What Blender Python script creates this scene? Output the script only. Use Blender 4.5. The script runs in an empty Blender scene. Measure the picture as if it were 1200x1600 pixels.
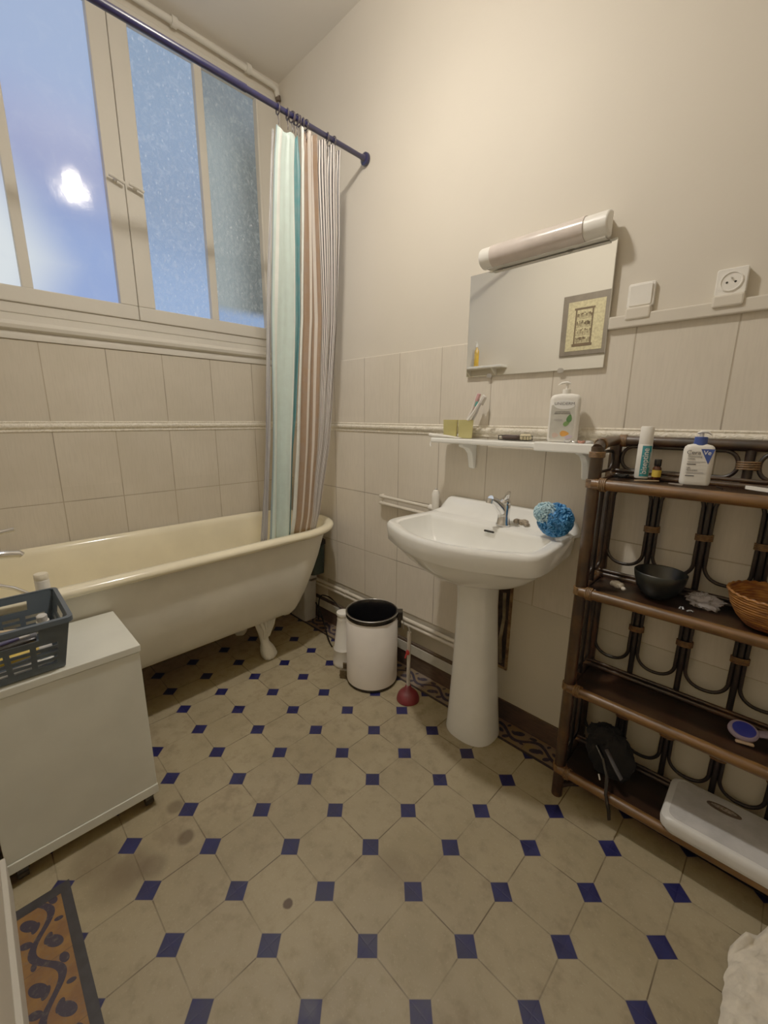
import bpy, math, random
from mathutils import Vector, Matrix, noise
random.seed(7)
PI=math.pi
SC=bpy.context.scene; COL=SC.collection
# ------------------------------------------------------------------ nodes
class NT:
    def __init__(s,name):
        s.m=bpy.data.materials.new(name); s.m.use_nodes=True
        s.t=s.m.node_tree; s.n=s.t.nodes; s.l=s.t.links
        s.b=s.n['Principled BSDF']
    def new(s,ty,**k):
        n=s.n.new(ty)
        for a,v in k.items(): setattr(n,a,v)
        return n
    def put(s,sock,v):
        if isinstance(v,bpy.types.NodeSocket): s.l.new(v,sock)
        elif isinstance(v,(tuple,list)) and len(v)==3 and sock.type=='RGBA': sock.default_value=(*v,1)
        else: sock.default_value=v
    def M(s,op,a,b=0.0,c=None,clamp=False):
        n=s.new('ShaderNodeMath',operation=op,use_clamp=clamp)
        s.put(n.inputs[0],a); s.put(n.inputs[1],b)
        if c is not None: s.put(n.inputs[2],c)
        return n.outputs[0]
    def mix(s,f,a,b,bt='MIX'):
        n=s.new('ShaderNodeMix',data_type='RGBA',blend_type=bt)
        s.put(n.inputs[0],f); s.put(n.inputs[6],a); s.put(n.inputs[7],b)
        return n.outputs[2]
    def noise(s,vec=None,scale=5,detail=4,rough=.55,dist=0.0):
        n=s.new('ShaderNodeTexNoise'); s.put(n.inputs['Scale'],scale)
        n.inputs['Detail'].default_value=detail; n.inputs['Roughness'].default_value=rough
        n.inputs['Distortion'].default_value=dist
        if vec is not None: s.l.new(vec,n.inputs['Vector'])
        return n.outputs['Fac']
    def vec(s,kind='Object',scale=None):
        o=s.new('ShaderNodeTexCoord').outputs[kind]
        if scale:
            n=s.new('ShaderNodeMapping'); n.inputs['Scale'].default_value=scale; s.l.new(o,n.inputs[0]); o=n.outputs[0]
        return o
    def xyz(s,v):
        n=s.new('ShaderNodeSeparateXYZ'); s.l.new(v,n.inputs[0]); return n.outputs
    def smooth(s,v,a,b,o0=0.0,o1=1.0):
        n=s.new('ShaderNodeMapRange',interpolation_type='SMOOTHSTEP')
        s.put(n.inputs[0],v); n.inputs[1].default_value=a; n.inputs[2].default_value=b
        n.inputs[3].default_value=o0; n.inputs[4].default_value=o1
        return n.outputs[0]
    def bump(s,h,strength=.3,dist=.002):
        n=s.new('ShaderNodeBump'); n.inputs['Strength'].default_value=strength; n.inputs['Distance'].default_value=dist
        s.l.new(h,n.inputs['Height']); s.l.new(n.outputs[0],s.b.inputs['Normal'])
    def base(s,c): s.put(s.b.inputs['Base Color'],c)
    def set(s,**k):
        for a,v in k.items(): s.put(s.b.inputs[a],v)
        return s.m
def srgb(r,g,b):
    f=lambda c:(c/255/12.92) if c/255<=.04045 else ((c/255+.055)/1.055)**2.4
    return (f(r),f(g),f(b))
def simple(name,c,rough=.5,metal=0.0,var=.12,vs=12,bump=0.0,bs=60,coat=0.0,stretch=None,trans=0.0,alpha=1.0):
    t=NT(name); v=t.vec('Object',stretch)
    n=t.noise(v,vs,5)
    dark=tuple(x*(1-var*1.6) for x in c); lite=tuple(min(1,x*(1+var)) for x in c)
    t.base(t.mix(t.smooth(n,.3,.7),dark,lite))
    t.set(Roughness=rough,Metallic=metal)
    if coat: t.b.inputs['Coat Weight'].default_value=coat; t.b.inputs['Coat Roughness'].default_value=.08
    if trans: t.b.inputs['Transmission Weight'].default_value=trans
    if alpha<1: t.b.inputs['Alpha'].default_value=alpha
    if bump: t.bump(t.noise(v,bs,4),bump,.003)
    return t.m
# ------------------------------------------------------------------ mesh builder
class MB:
    def __init__(s): s.v=[]; s.f=[]; s.mi=[]; s.cur=0; s.uv=None
    def add(s,vs,fs):
        o=len(s.v); s.v+= [Vector(p) for p in vs]; s.f+=[tuple(o+i for i in f) for f in fs]; s.mi+=[s.cur]*len(fs)
        return s
    def box(s,x0,x1,y0,y1,z0,z1,M=None):
        vs=[Vector((x,y,z)) for z in(z0,z1) for y in(y0,y1) for x in(x0,x1)]
        if M: vs=[M@p for p in vs]
        return s.add(vs,[(0,2,3,1),(4,5,7,6),(0,1,5,4),(2,6,7,3),(0,4,6,2),(1,3,7,5)])
    def loft(s,rings,cap=(True,True),close=True):
        n=len(rings[0]); vs=[p for r in rings for p in r]; fs=[]
        for i in range(len(rings)-1):
            for j in range(n if close else n-1):
                a=i*n+j; b=i*n+(j+1)%n; fs.append((a,b,b+n,a+n))
        if close:
            if cap[0]: fs.append(tuple(reversed(range(n))))
            if cap[1]: fs.append(tuple((len(rings)-1)*n+j for j in range(n)))
        return s.add(vs,fs)
    def lathe(s,prof,c=(0,0,0),n=32,M=None,sx=1,sy=1,cap=(True,True)):
        rings=[]
        for r,z in prof:
            ring=[Vector((math.cos(2*PI*k/n)*r*sx,math.sin(2*PI*k/n)*r*sy,z)) for k in range(n)]
            if M: ring=[M@p for p in ring]
            rings.append([p+Vector(c) for p in ring])
        return s.loft(rings,cap)
    def tube(s,path,r=.01,n=10,closed=False,flat=1.0):
        P=[Vector(p) for p in path]; m=len(P); R=r if isinstance(r,(list,tuple)) else [r]*m
        rings=[]; up=None
        for i,p in enumerate(P):
            if closed: t=(P[(i+1)%m]-P[i-1])
            else: t=P[min(i+1,m-1)]-P[max(i-1,0)]
            t.normalize()
            if up is None:
                up=Vector((0,0,1)) if abs(t.z)<.9 else Vector((1,0,0))
            a=t.cross(up)
            if a.length<1e-5: a=t.orthogonal()
            a.normalize(); b=a.cross(t).normalized(); up=b
            rings.append([p+a*math.cos(2*PI*k/n)*R[i]+b*math.sin(2*PI*k/n)*R[i]*flat for k in range(n)])
        if closed:
            return s.loft(rings+[rings[0]],(False,False))
        return s.loft(rings)
    def cyl(s,a,b,r,n=20,r2=None): return s.tube([a,b],[r,r if r2 is None else r2],n)
    def ball(s,c,r,nu=16,nv=10,M=None):
        rx,ry,rz=(r,r,r) if not isinstance(r,(tuple,list)) else r
        rings=[]
        for i in range(nv+1):
            ph=-PI/2+PI*i/nv; cr=max(math.cos(ph),.02)
            ring=[Vector((rx*cr*math.cos(2*PI*k/nu),ry*cr*math.sin(2*PI*k/nu),rz*math.sin(ph))) for k in range(nu)]
            if M: ring=[M@p for p in ring]
            rings.append([p+Vector(c) for p in ring])
        return s.loft(rings)
    def prism(s,poly,z0,z1,M=None):
        a=[Vector((x,y,z0)) for x,y in poly]; b=[Vector((x,y,z1)) for x,y in poly]
        if M: a=[M@p for p in a]; b=[M@p for p in b]
        return s.loft([a,b])
    def panel(s,p00,p10,p11,p01,nu,nv,holes):
        P=[Vector(p) for p in (p00,p10,p11,p01)]
        vs=[]
        for j in range(nv+1):
            for i in range(nu+1):
                u=i/nu; w=j/nv
                vs.append(P[0]*(1-u)*(1-w)+P[1]*u*(1-w)+P[2]*u*w+P[3]*(1-u)*w)
        fs=[(j*(nu+1)+i,j*(nu+1)+i+1,(j+1)*(nu+1)+i+1,(j+1)*(nu+1)+i) for j in range(nv) for i in range(nu) if (i,j) not in holes]
        return s.add(vs,fs)
    def build(s,name,mats,parent=None,smooth=None,bevel=0,seg=2,solid=0,sub=0,M=None):
        me=bpy.data.meshes.new(name)
        vs=[M@p for p in s.v] if M else s.v
        me.from_pydata(vs,[],s.f)
        if not isinstance(mats,(list,tuple)): mats=[mats]
        for m in mats: me.materials.append(m)
        for p,i in zip(me.polygons,s.mi): p.material_index=i
        if s.uv is not None:
            ul=me.uv_layers.new(name='UVMap')
            for lp in me.loops: ul.data[lp.index].uv=s.uv[lp.vertex_index]
        me.validate(); me.update()
        if smooth is not None:
            for p in me.polygons: p.use_smooth=True
            me.set_sharp_from_angle(angle=math.radians(smooth))
        o=bpy.data.objects.new(name,me); COL.objects.link(o)
        if parent: o.parent=parent
        if solid:
            md=o.modifiers.new('s','SOLIDIFY'); md.thickness=solid; md.offset=0
        if bevel:
            md=o.modifiers.new('b','BEVEL'); md.width=bevel; md.segments=seg; md.limit_method='ANGLE'; md.angle_limit=math.radians(35)
        if sub:
            md=o.modifiers.new('u','SUBSURF'); md.levels=sub; md.render_levels=sub
        return o
def tag(o,label=None,cat=None,group=None,kind=None):
    for k,v in (('label',label),('category',cat),('group',group),('kind',kind)):
        if v: o[k]=v
    return o
def thing(name,label,cat,loc=(0,0,0),rz=0,group=None):
    o=bpy.data.objects.new(name,None); o.empty_display_size=.02; COL.objects.link(o)
    o.location=loc; o.rotation_euler=(0,0,rz)
    return tag(o,label,cat,group)
def copy_tree(o,parent=None):
    c=o.copy(); COL.objects.link(c)
    if parent: c.parent=parent
    for ch in list(o.children): copy_tree(ch,c)
    return c
def text(name,s,size,M,mat,parent,extrude=.0002,align='CENTER',sx=1.0):
    cu=bpy.data.curves.new(name,'FONT'); cu.body=s; cu.size=size; cu.extrude=extrude; cu.align_x=align; cu.align_y='CENTER'; cu.offset=0.0
    o=bpy.data.objects.new(name,cu); COL.objects.link(o)
    me=bpy.data.meshes.new_from_object(o.evaluated_get(bpy.context.evaluated_depsgraph_get()))
    bpy.data.objects.remove(o); bpy.data.curves.remove(cu)
    me.transform(M@Matrix.Diagonal((sx,1,1,1))); me.materials.clear(); me.materials.append(mat)
    ob=bpy.data.objects.new(name,me); COL.objects.link(ob); ob.parent=parent
    return ob
def roundrect(w,d,r,n=5):
    pts=[]
    for cx,cy,a0 in ((w-r,d-r,0),(-w+r,d-r,90),(-w+r,-d+r,180),(w-r,-d+r,270)):
        for k in range(n+1):
            a=math.radians(a0+90*k/n); pts.append((cx+r*math.cos(a),cy+r*math.sin(a)))
    return pts
def interp(tab,x):
    if x<=tab[0][0]: return tab[0][1:]
    for a,b in zip(tab,tab[1:]):
        if x<=b[0]:
            t=(x-a[0])/(b[0]-a[0]); return tuple(p+(q-p)*t for p,q in zip(a[1:],b[1:]))
    return tab[-1][1:]
# ------------------------------------------------------------------ materials
TS=.175; OX=.0359; OY=-.1181
def floor_mat():
    t=NT('cement_floor_tiles'); v=t.vec('Object'); X=t.xyz(v)
    wob=t.noise(v,9,2); 
    u=t.M('DIVIDE',t.M('SUBTRACT',X[0],OX),TS); w=t.M('DIVIDE',t.M('SUBTRACT',X[1],OY),TS)
    du=t.M('PINGPONG',u,.5); dv=t.M('PINGPONG',w,.5)
    sm=t.M('ADD',du,dv); mn=t.M('MINIMUM',du,dv)
    dot=t.M('LESS_THAN',sm,.205)
    n1=t.noise(v,3.5,6,.6); n2=t.noise(v,22,5,.65); n3=t.noise(v,140,3,.6)
    cb=t.new('ShaderNodeCombineXYZ'); t.l.new(t.M('FLOOR',u),cb.inputs[0]); t.l.new(t.M('FLOOR',w),cb.inputs[1])
    wn=t.new('ShaderNodeTexWhiteNoise',noise_dimensions='2D'); t.l.new(cb.outputs[0],wn.inputs['Vector'])
    c=t.mix(t.smooth(n1,.3,.7),srgb(128,115,86),srgb(147,133,103))
    c=t.mix(t.M('MULTIPLY',wn.outputs['Value'],.45),c,srgb(135,122,96))
    c=t.mix(t.smooth(n2,.45,.75,0,.45),c,srgb(106,93,68))
    c=t.mix(t.smooth(n3,.55,.8,0,.25),c,srgb(186,174,148))
    # worn dirty patches
    st=t.smooth(t.M('MULTIPLY',t.noise(v,2.1,6,.7,.6),t.noise(v,11,4,.6)),.27,.42,0,.6)
    c=t.mix(st,c,srgb(112,96,72))
    def spot(px,py,r,soft,amt,col,cc):
        d=t.M('SQRT',t.M('ADD',t.M('POWER',t.M('SUBTRACT',X[0],px),2),t.M('POWER',t.M('SUBTRACT',X[1],py),2)))
        d=t.M('ADD',d,t.M('MULTIPLY',t.M('SUBTRACT',n2,.5),r*1.6))
        return t.mix(t.smooth(d,r,r+soft,amt,0),cc,col)
    for px,py,r,soft,amt in STAINS: c=spot(px,py,r,soft,amt,srgb(66,50,34),c)
    gw=t.M('MULTIPLY',t.smooth(t.noise(v,6,2),.35,.65,.25,1),1.0)
    g=t.M('MULTIPLY',t.smooth(mn,.005,.013,1,0),gw)
    c=t.mix(t.M('MULTIPLY',g,.9),c,srgb(56,42,26))
    bl=t.mix(t.smooth(n2,.35,.7),srgb(6,8,52),srgb(10,14,66))
    bl=t.mix(t.smooth(n1,.55,.75,0,.4),bl,srgb(22,30,70))
    c=t.mix(dot,c,bl)
    ed=t.M('ABSOLUTE',t.M('SUBTRACT',sm,.205)); c=t.mix(t.smooth(ed,.004,.012,.55,0),c,srgb(128,116,92))
    t.base(c); t.set(Roughness=t.smooth(n2,.3,.7,.42,.62))
    t.b.inputs['Specular IOR Level'].default_value=.35
    t.bump(t.M('ADD',t.M('MULTIPLY',g,-.8),t.M('MULTIPLY',n3,.25)),.35,.0012)
    return t.m
STAINS=[(1.565,-1.085,.010,.006,1.0),(1.177,-1.212,.016,.016,.75),(1.045,-1.195,.016,.02,.6),(1.20,-1.315,.022,.03,.5),(1.16,-1.36,.03,.05,.45),(1.175,-1.405,.035,.05,.4),(1.06,-1.43,.04,.05,.4),(1.70,-.82,.03,.05,.25),(1.86,-1.14,.012,.02,.5)]
def border_mat(ground,g2,vine,name):
    t=NT(name); v=t.vec('Object'); X=t.xyz(v)
    x=t.M('DIVIDE',X[0],TS); y=X[1]
    w=.10
    s1=t.M('MULTIPLY',t.M('SINE',t.M('MULTIPLY',x,2*PI)),.024)
    d=t.M('ABSOLUTE',t.M('SUBTRACT',t.M('SUBTRACT',y,w/2),s1))
    m=t.M('LESS_THAN',d,.0085)
    fx=t.M('FRACT',x)
    def ell(cx,cy,rx,ry,rot=0.0):
        ax=t.M('MULTIPLY',t.M('SUBTRACT',fx,cx),TS); ay=t.M('SUBTRACT',y,cy)
        c_,s_=math.cos(rot),math.sin(rot)
        p=t.M('DIVIDE',t.M('ADD',t.M('MULTIPLY',ax,c_),t.M('MULTIPLY',ay,s_)),rx)
        q=t.M('DIVIDE',t.M('SUBTRACT',t.M('MULTIPLY',ay,c_),t.M('MULTIPLY',ax,s_)),ry)
        return t.M('LESS_THAN',t.M('ADD',t.M('POWER',p,2),t.M('POWER',q,2)),1.0)
    for e in ((.27,.028,.024,.013,.6),(.37,.040,.014,.008,-.5),(.75,.070,.024,.013,.6),(.65,.060,.014,.008,-.5),(.08,.082,.015,.009,.3),(.55,.018,.015,.009,.9),(.93,.026,.010,.006,.0),(.45,.086,.010,.006,1.2)):
        m=t.M('MAXIMUM',m,ell(*e))
    edge=t.M('MAXIMUM',t.M('LESS_THAN',y,.0),t.M('GREATER_THAN',y,w))
    n=t.noise(v,18,4); n2=t.noise(v,90,3)
    c=t.mix(t.smooth(n,.35,.65),ground,g2)
    c=t.mix(m,c,vine); 
    c=t.mix(edge,c,srgb(22,18,24))
    c=t.mix(t.smooth(n2,.5,.8,0,.5),c,srgb(96,82,66))
    c=t.mix(t.M('MULTIPLY',t.smooth(t.M('PINGPONG',x,.5),.003,.008,1,0),.6),c,srgb(50,42,36))
    t.base(c); t.set(Roughness=.6); return t.m
def tile_mat(ax,phase,step,zs,name,c0,c1,ja=.8):
    t=NT(name); v=t.vec('Object'); X=t.xyz(v)
    a=X[ax]; u=t.M('DIVIDE',t.M('SUBTRACT',a,phase),step)
    d=t.M('MULTIPLY',t.M('PINGPONG',u,.5),step)
    for z in zs: d=t.M('MINIMUM',d,t.M('ABSOLUTE',t.M('SUBTRACT',X[2],z)))
    n=t.noise(v,4,5); fine=t.noise(t.vec('Object',(160,160,14)),1,3); fz=t.noise(v,45,4,.7)
    wn=t.new('ShaderNodeTexWhiteNoise',noise_dimensions='2D'); cb=t.new('ShaderNodeCombineXYZ')
    t.l.new(t.M('FLOOR',u),cb.inputs[0]); t.l.new(t.M('FLOOR',t.M('MULTIPLY',X[2],3.07)),cb.inputs[1]); t.l.new(cb.outputs[0],wn.inputs['Vector'])
    c=t.mix(t.smooth(n,.3,.7),c0,c1); c=t.mix(t.M('MULTIPLY',wn.outputs['Value'],.35),c,tuple(x*.86 for x in c0))
    c=t.mix(t.smooth(fine,.4,.7,0,.35),c,tuple(x*.84 for x in c0))
    gm=t.smooth(d,.0012,.0028,1,0); gd=t.mix(t.smooth(t.noise(v,3,3),.45,.6),srgb(136,120,96),srgb(70,54,36))
    c=t.mix(t.M('MULTIPLY',gm,ja),c,gd)
    t.base(c); t.set(Roughness=t.smooth(fz,.3,.7,.28,.42)); t.b.inputs['Specular IOR Level'].default_value=.3
    t.bump(t.M('ADD',t.M('MULTIPLY',gm,-1.0),t.M('MULTIPLY',fine,.12)),.5,.0015)
    return t.m
def paint_mat(name,c,bs=30,b=.12):
    t=NT(name); v=t.vec('Object'); n=t.noise(v,1.3,5); f=t.noise(v,bs,5,.6)
    c0=tuple(x*.93 for x in c)
    t.base(t.mix(t.smooth(n,.3,.7),c0,c)); t.set(Roughness=.7); t.b.inputs['Specular IOR Level'].default_value=.25
    t.bump(t.M('ADD',t.M('MULTIPLY',f,.5),t.M('MULTIPLY',t.noise(v,7,3,.6,1.2),1.5)),b,.006); return t.m
M_wall=paint_mat('cream_wall_paint',srgb(204,195,178))
M_ceil=paint_mat('ceiling_paint',srgb(212,205,192))
M_wood=paint_mat('painted_window_wood',srgb(200,194,180),12,.25)
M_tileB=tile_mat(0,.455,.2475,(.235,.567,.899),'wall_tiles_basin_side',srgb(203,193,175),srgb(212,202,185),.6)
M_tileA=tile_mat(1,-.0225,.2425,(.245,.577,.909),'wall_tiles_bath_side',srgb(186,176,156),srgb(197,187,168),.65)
def band_mat():
    t=NT('moulded_tile_band'); v=t.vec('Object'); n=t.noise(v,70,3,.5,1.5)
    t.base(t.mix(t.smooth(n,.35,.65),srgb(204,194,172),srgb(224,216,198))); t.set(Roughness=.35); t.bump(n,.8,.006); return t.m
M_band=band_mat()
M_porc=simple('white_porcelain',srgb(236,236,230),.12,var=.02,coat=.4)
M_enam=simple('cream_enamel',srgb(232,221,186),.16,var=.05,vs=4,coat=.4)
M_tubout=simple('painted_cast_iron',srgb(216,211,194),.35,var=.05,vs=5,bump=.05,bs=25)
M_lion=simple('white_painted_foot',srgb(226,222,206),.35,var=.05,bump=.5,bs=55)
M_chrome=simple('chrome',(.75,.75,.76),.12,1.0,var=.03)
M_steel=simple('dull_steel',(.5,.49,.47),.3,1.0,var=.05)
M_black=simple('black_plastic',(.004,.004,.005),.25,var=.1)
M_blk2=simple('black_fabric',(.0015,.0015,.002),.9,var=.3,vs=30,bump=.4)
M_white=simple('white_plastic',srgb(226,222,212),.35,var=.03)
M_bin=simple('white_painted_bin',srgb(234,227,218),.35,var=.04,vs=5)
M_grey=simple('grey_plastic',srgb(186,184,180),.5,var=.05)
M_teal=simple('dark_teal_plastic',srgb(28,46,46),.5,var=.1)
M_slate=simple('slate_plastic',srgb(58,70,82),.45,var=.05)
M_cab=simple('white_laminate',srgb(208,208,194),.45,var=.04,vs=6)
M_rub=simple('red_rubber',srgb(98,22,32),.5,var=.12)
M_red=simple('red_tag',srgb(190,40,50),.5)
M_rod=simple('dark_blue_enamel',srgb(12,12,52),.3,var=.1)
M_brown=simple('brown_baseboard',srgb(68,54,44),.7,var=.15,vs=20,stretch=(1,6,6))
M_ratt=None
def rattan():
    t=NT('stained_rattan'); v=t.vec('Object'); n=t.noise(v,9,5,.6); f=t.noise(v,60,4)
    c=t.mix(t.smooth(n,.35,.7),srgb(26,15,9),srgb(64,42,22)); c=t.mix(t.smooth(f,.5,.8,0,.5),c,srgb(48,28,16))
    t.base(c); t.set(Roughness=.38); t.bump(f,.3,.002); return t.m
M_ratt=rattan()
M_rattd=simple('dark_rattan',srgb(20,10,7),.4,var=.3,vs=14)
M_rattl=simple('golden_rattan_rail',srgb(92,60,28),.38,var=.3,vs=10,stretch=(1,6,6))
M_cane=simple('cane_binding',srgb(98,68,36),.5,var=.3,vs=80)
M_board=simple('stained_shelf_board',srgb(34,21,11),.35,var=.3,vs=6,stretch=(1,5,5))
def bindmat():
    return M_cane
M_blue=simple('blue_mesh_sponge',srgb(52,132,200),.6,var=.2,vs=40)
M_lblue=simple('pale_blue_mesh_sponge',srgb(168,208,224),.6,var=.12,vs=40)
M_pinkd=simple('lamp_diffuser',srgb(196,182,172),.25,var=.06,coat=.3)
M_cup=simple('yellow_cup_plastic',srgb(190,180,110),.45,var=.06)
M_ink=simple('grey_ink',(.06,.06,.07),.6)
M_inkl=simple('pale_grey_ink',(.3,.3,.34),.6)
M_cblue=simple('deep_blue_print',srgb(38,66,150),.4)
M_tealp=simple('teal_print',srgb(22,128,140),.4,var=.05)
M_wt=simple('white_print',(.85,.85,.83),.4,var=.02)
M_green=simple('green_print',srgb(70,120,60),.5)
M_orange=simple('orange_print',srgb(226,150,60),.5)
M_amber=simple('amber_glass',srgb(60,26,10),.1,var=.1)
M_yellow=simple('yellow_label',srgb(206,170,50),.5)
M_wick=None
def wick():
    t=NT('woven_wicker'); v=t.vec('Object'); X=t.xyz(v)
    n=t.noise(t.vec('Object',(30,30,220)),1,3); w=t.M('SINE',t.M('MULTIPLY',X[2],900))
    c=t.mix(t.smooth(n,.35,.65),srgb(108,60,22),srgb(166,104,48)); t.base(c); t.set(Roughness=.5)
    t.bump(t.M('ADD',w,n),.5,.002); return t.m
M_wick=wick()
M_mirror=NT('mirror_glass').set(**{'Base Color':(.88,.9,.88),'Metallic':1.0,'Roughness':.01})
# ------------------------------------------------------------------ camera
f_px=650.88; cam_d=bpy.data.cameras.new('camera'); cam=bpy.data.objects.new('camera',cam_d); COL.objects.link(cam)
cam_d.sensor_fit='VERTICAL'; cam_d.sensor_height=36; cam_d.lens=36*f_px/1600; cam_d.clip_start=.01
cam.location=(2.36034,-1.52528,1.29699)
p,r,yaw=.22227,.008338,.0031795
k2=2**-.5
def l2w(v): return Vector(((v[0]-v[1])*k2,(v[0]+v[1])*k2,v[2]))
c_,s_=math.cos(yaw),math.sin(yaw)
R0=l2w((c_,-s_,0)); F0=l2w((s_,c_,0)); Z=Vector((0,0,1))
Fv=F0*math.cos(p)-Z*math.sin(p); Uv=F0*math.sin(p)+Z*math.cos(p)
Rv=R0
# roll: image rotated by +r (clockwise on screen) -> camera axes counter-rotated
Rr=Rv*math.cos(r)+Uv*math.sin(r); Ur=Uv*math.cos(r)-Rv*math.sin(r)
cam.rotation_euler=Matrix((Rr,Ur,-Fv)).transposed().to_euler()
SC.camera=cam
# ------------------------------------------------------------------ room shell
XR=3.25; YD=-1.623; ZC=3.078
def st(name,mb,m,parent=None,**k):
    o=mb.build(name,m,parent,**k)
    if not parent: tag(o,kind='structure')
    return o
floor=st('floor',MB().box(-.2,XR+.1,YD-.2,.2,-.08,0),floor_mat())
tag(floor,'beige octagonal cement tile floor with small dark blue square insets','floor')
M_bB=border_mat(srgb(104,88,76),srgb(112,92,62),srgb(24,20,40),'border_tiles_basin_side')
M_bD=border_mat(srgb(122,82,30),srgb(100,62,26),srgb(24,16,38),'border_tiles_door_side')
b=MB().box(0,XR,-.012,.113,0,.0012).build('border_tiles',M_bB,floor); b.location=(0,-.118,0)
b=MB().box(0,XR-1.09,-.015,.115,0,.0012).build('border_tiles',M_bD,floor); b.location=(1.09,-1.518-.1,0)
M_dk=simple('dark_border_strip',srgb(26,24,30),.6,var=.3,vs=30)
MB().box(1.07,1.1,YD,-1.495,0,.0016).build('border_strip',M_dk,floor)
MB().box(1.1,XR,-1.518,-1.495,0,.0016).build('border_strip',M_dk,floor)
ceiling=st('ceiling',MB().box(-.2,XR+.1,YD-.2,.2,ZC,ZC+.08),M_ceil); tag(ceiling,'off white painted ceiling','ceiling')
wb=st('wall_back',MB().box(-.2,XR+.1,0,.1,0,ZC),M_wall); tag(wb,'cream painted wall with beige tiles behind the basin','wall')
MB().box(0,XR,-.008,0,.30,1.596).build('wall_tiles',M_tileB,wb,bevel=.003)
M_low=paint_mat('grey_lower_wall',srgb(168,160,144),18,.4)
MB().box(.35,1.50,-.004,0,.0,.30).build('bare_plaster_strip',M_low,wb)
# painted boxing to the right of the pedestal
MB().box(1.56,XR,-.0095,0,.09,.567).build('painted_panel',paint_mat('painted_panel_white',srgb(196,188,170),14,.3),wb,bevel=.001)
MB().box(0.1,1.50,-.018,0,.138,.150).build('gap_shade_strip',M_brown,wb)  # solid brown strip painted in for the shaded gap above the low tiles
MB().box(0.1,1.50,-.022,0,.088,.138).build('low_tile_strip',simple('pale_low_tiles',srgb(176,172,158),.4,var=.08),wb)
wa=MB()
# window wall with opening y -1.6..-.13 , z 1.70..2.97
wa.box(-.12,0,-.10,.1,0,ZC).box(-.12,0,YD-.1,-.10,0,1.70).box(-.12,0,YD-.1,-.10,2.99,ZC)
wal=st('wall_left',wa,M_wall); tag(wal,'cream window wall over the bathtub with beige tiles','wall')
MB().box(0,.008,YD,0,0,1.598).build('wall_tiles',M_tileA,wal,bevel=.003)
wd=st('wall_front',MB().box(-.2,XR+.1,YD-.1,YD,0,ZC),M_wall); tag(wd,'cream wall opposite the mirror','wall')
wr=st('wall_right',MB().box(XR,XR+.1,YD,0,0,ZC),M_wall); tag(wr,'cream wall at right end of the room','wall')
# moulding under the window and tile bands
m=MB()
prof=[(0,1.598),(.014,1.60),(.016,1.618),(.010,1.632),(.028,1.640),(.032,1.654),(.024,1.664),(.010,1.672),(.008,1.705),(0,1.705)]
m.loft([[Vector((x,YD,z)) for x,z in prof],[Vector((x,-.0,z)) for x,z in prof]])
o=st('trim_1',m,M_wood,smooth=40); tag(o,'painted moulding ledge beneath the frosted window','moulding')
def band(name,ax,a0,a1,label):
    m=MB(); prof=[(.008,1.224),(.012,1.226),(.013,1.232),(.011,1.236),(.017,1.241),(.021,1.249),(.019,1.258),(.012,1.262),(.014,1.267),(.008,1.271)]
    f=(lambda x,z,a:Vector((x,a,z))) if ax=='y' else (lambda x,z,a:Vector((a,-x,z)))
    n=60
    m.loft([[f(x,z,a0+(a1-a0)*i/n) for x,z in prof] for i in range(n+1)])
    o=st(name,m,M_band,smooth=50); tag(o,label,'tile border')
band('trim_2','y',YD,0,'raised relief tile band running along the wall above the bathtub')
band('trim_3','x',0,XR,'raised relief tile band running along the wall behind the wall shelf')
bb=MB().box(0,XR,-.016,0,.0,.092)
o=st('baseboard_back',bb,M_brown,bevel=.002); tag(o,'brown baseboard at the foot of the basin wall','baseboard')
o=st('baseboard_front',MB().box(1.0,XR,YD,YD+.012,0,.12),M_wood,bevel=.002); tag(o,'white baseboard of the wall opposite the basin','baseboard')
# painted edge over tiles / cable trunking at right
o=st('trim_4',MB().box(1.86,XR,-.022,-.004,1.575,1.612),M_wall,bevel=.004); tag(o,'painted cable trunking running right from the mirror','cable trunking')
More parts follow.
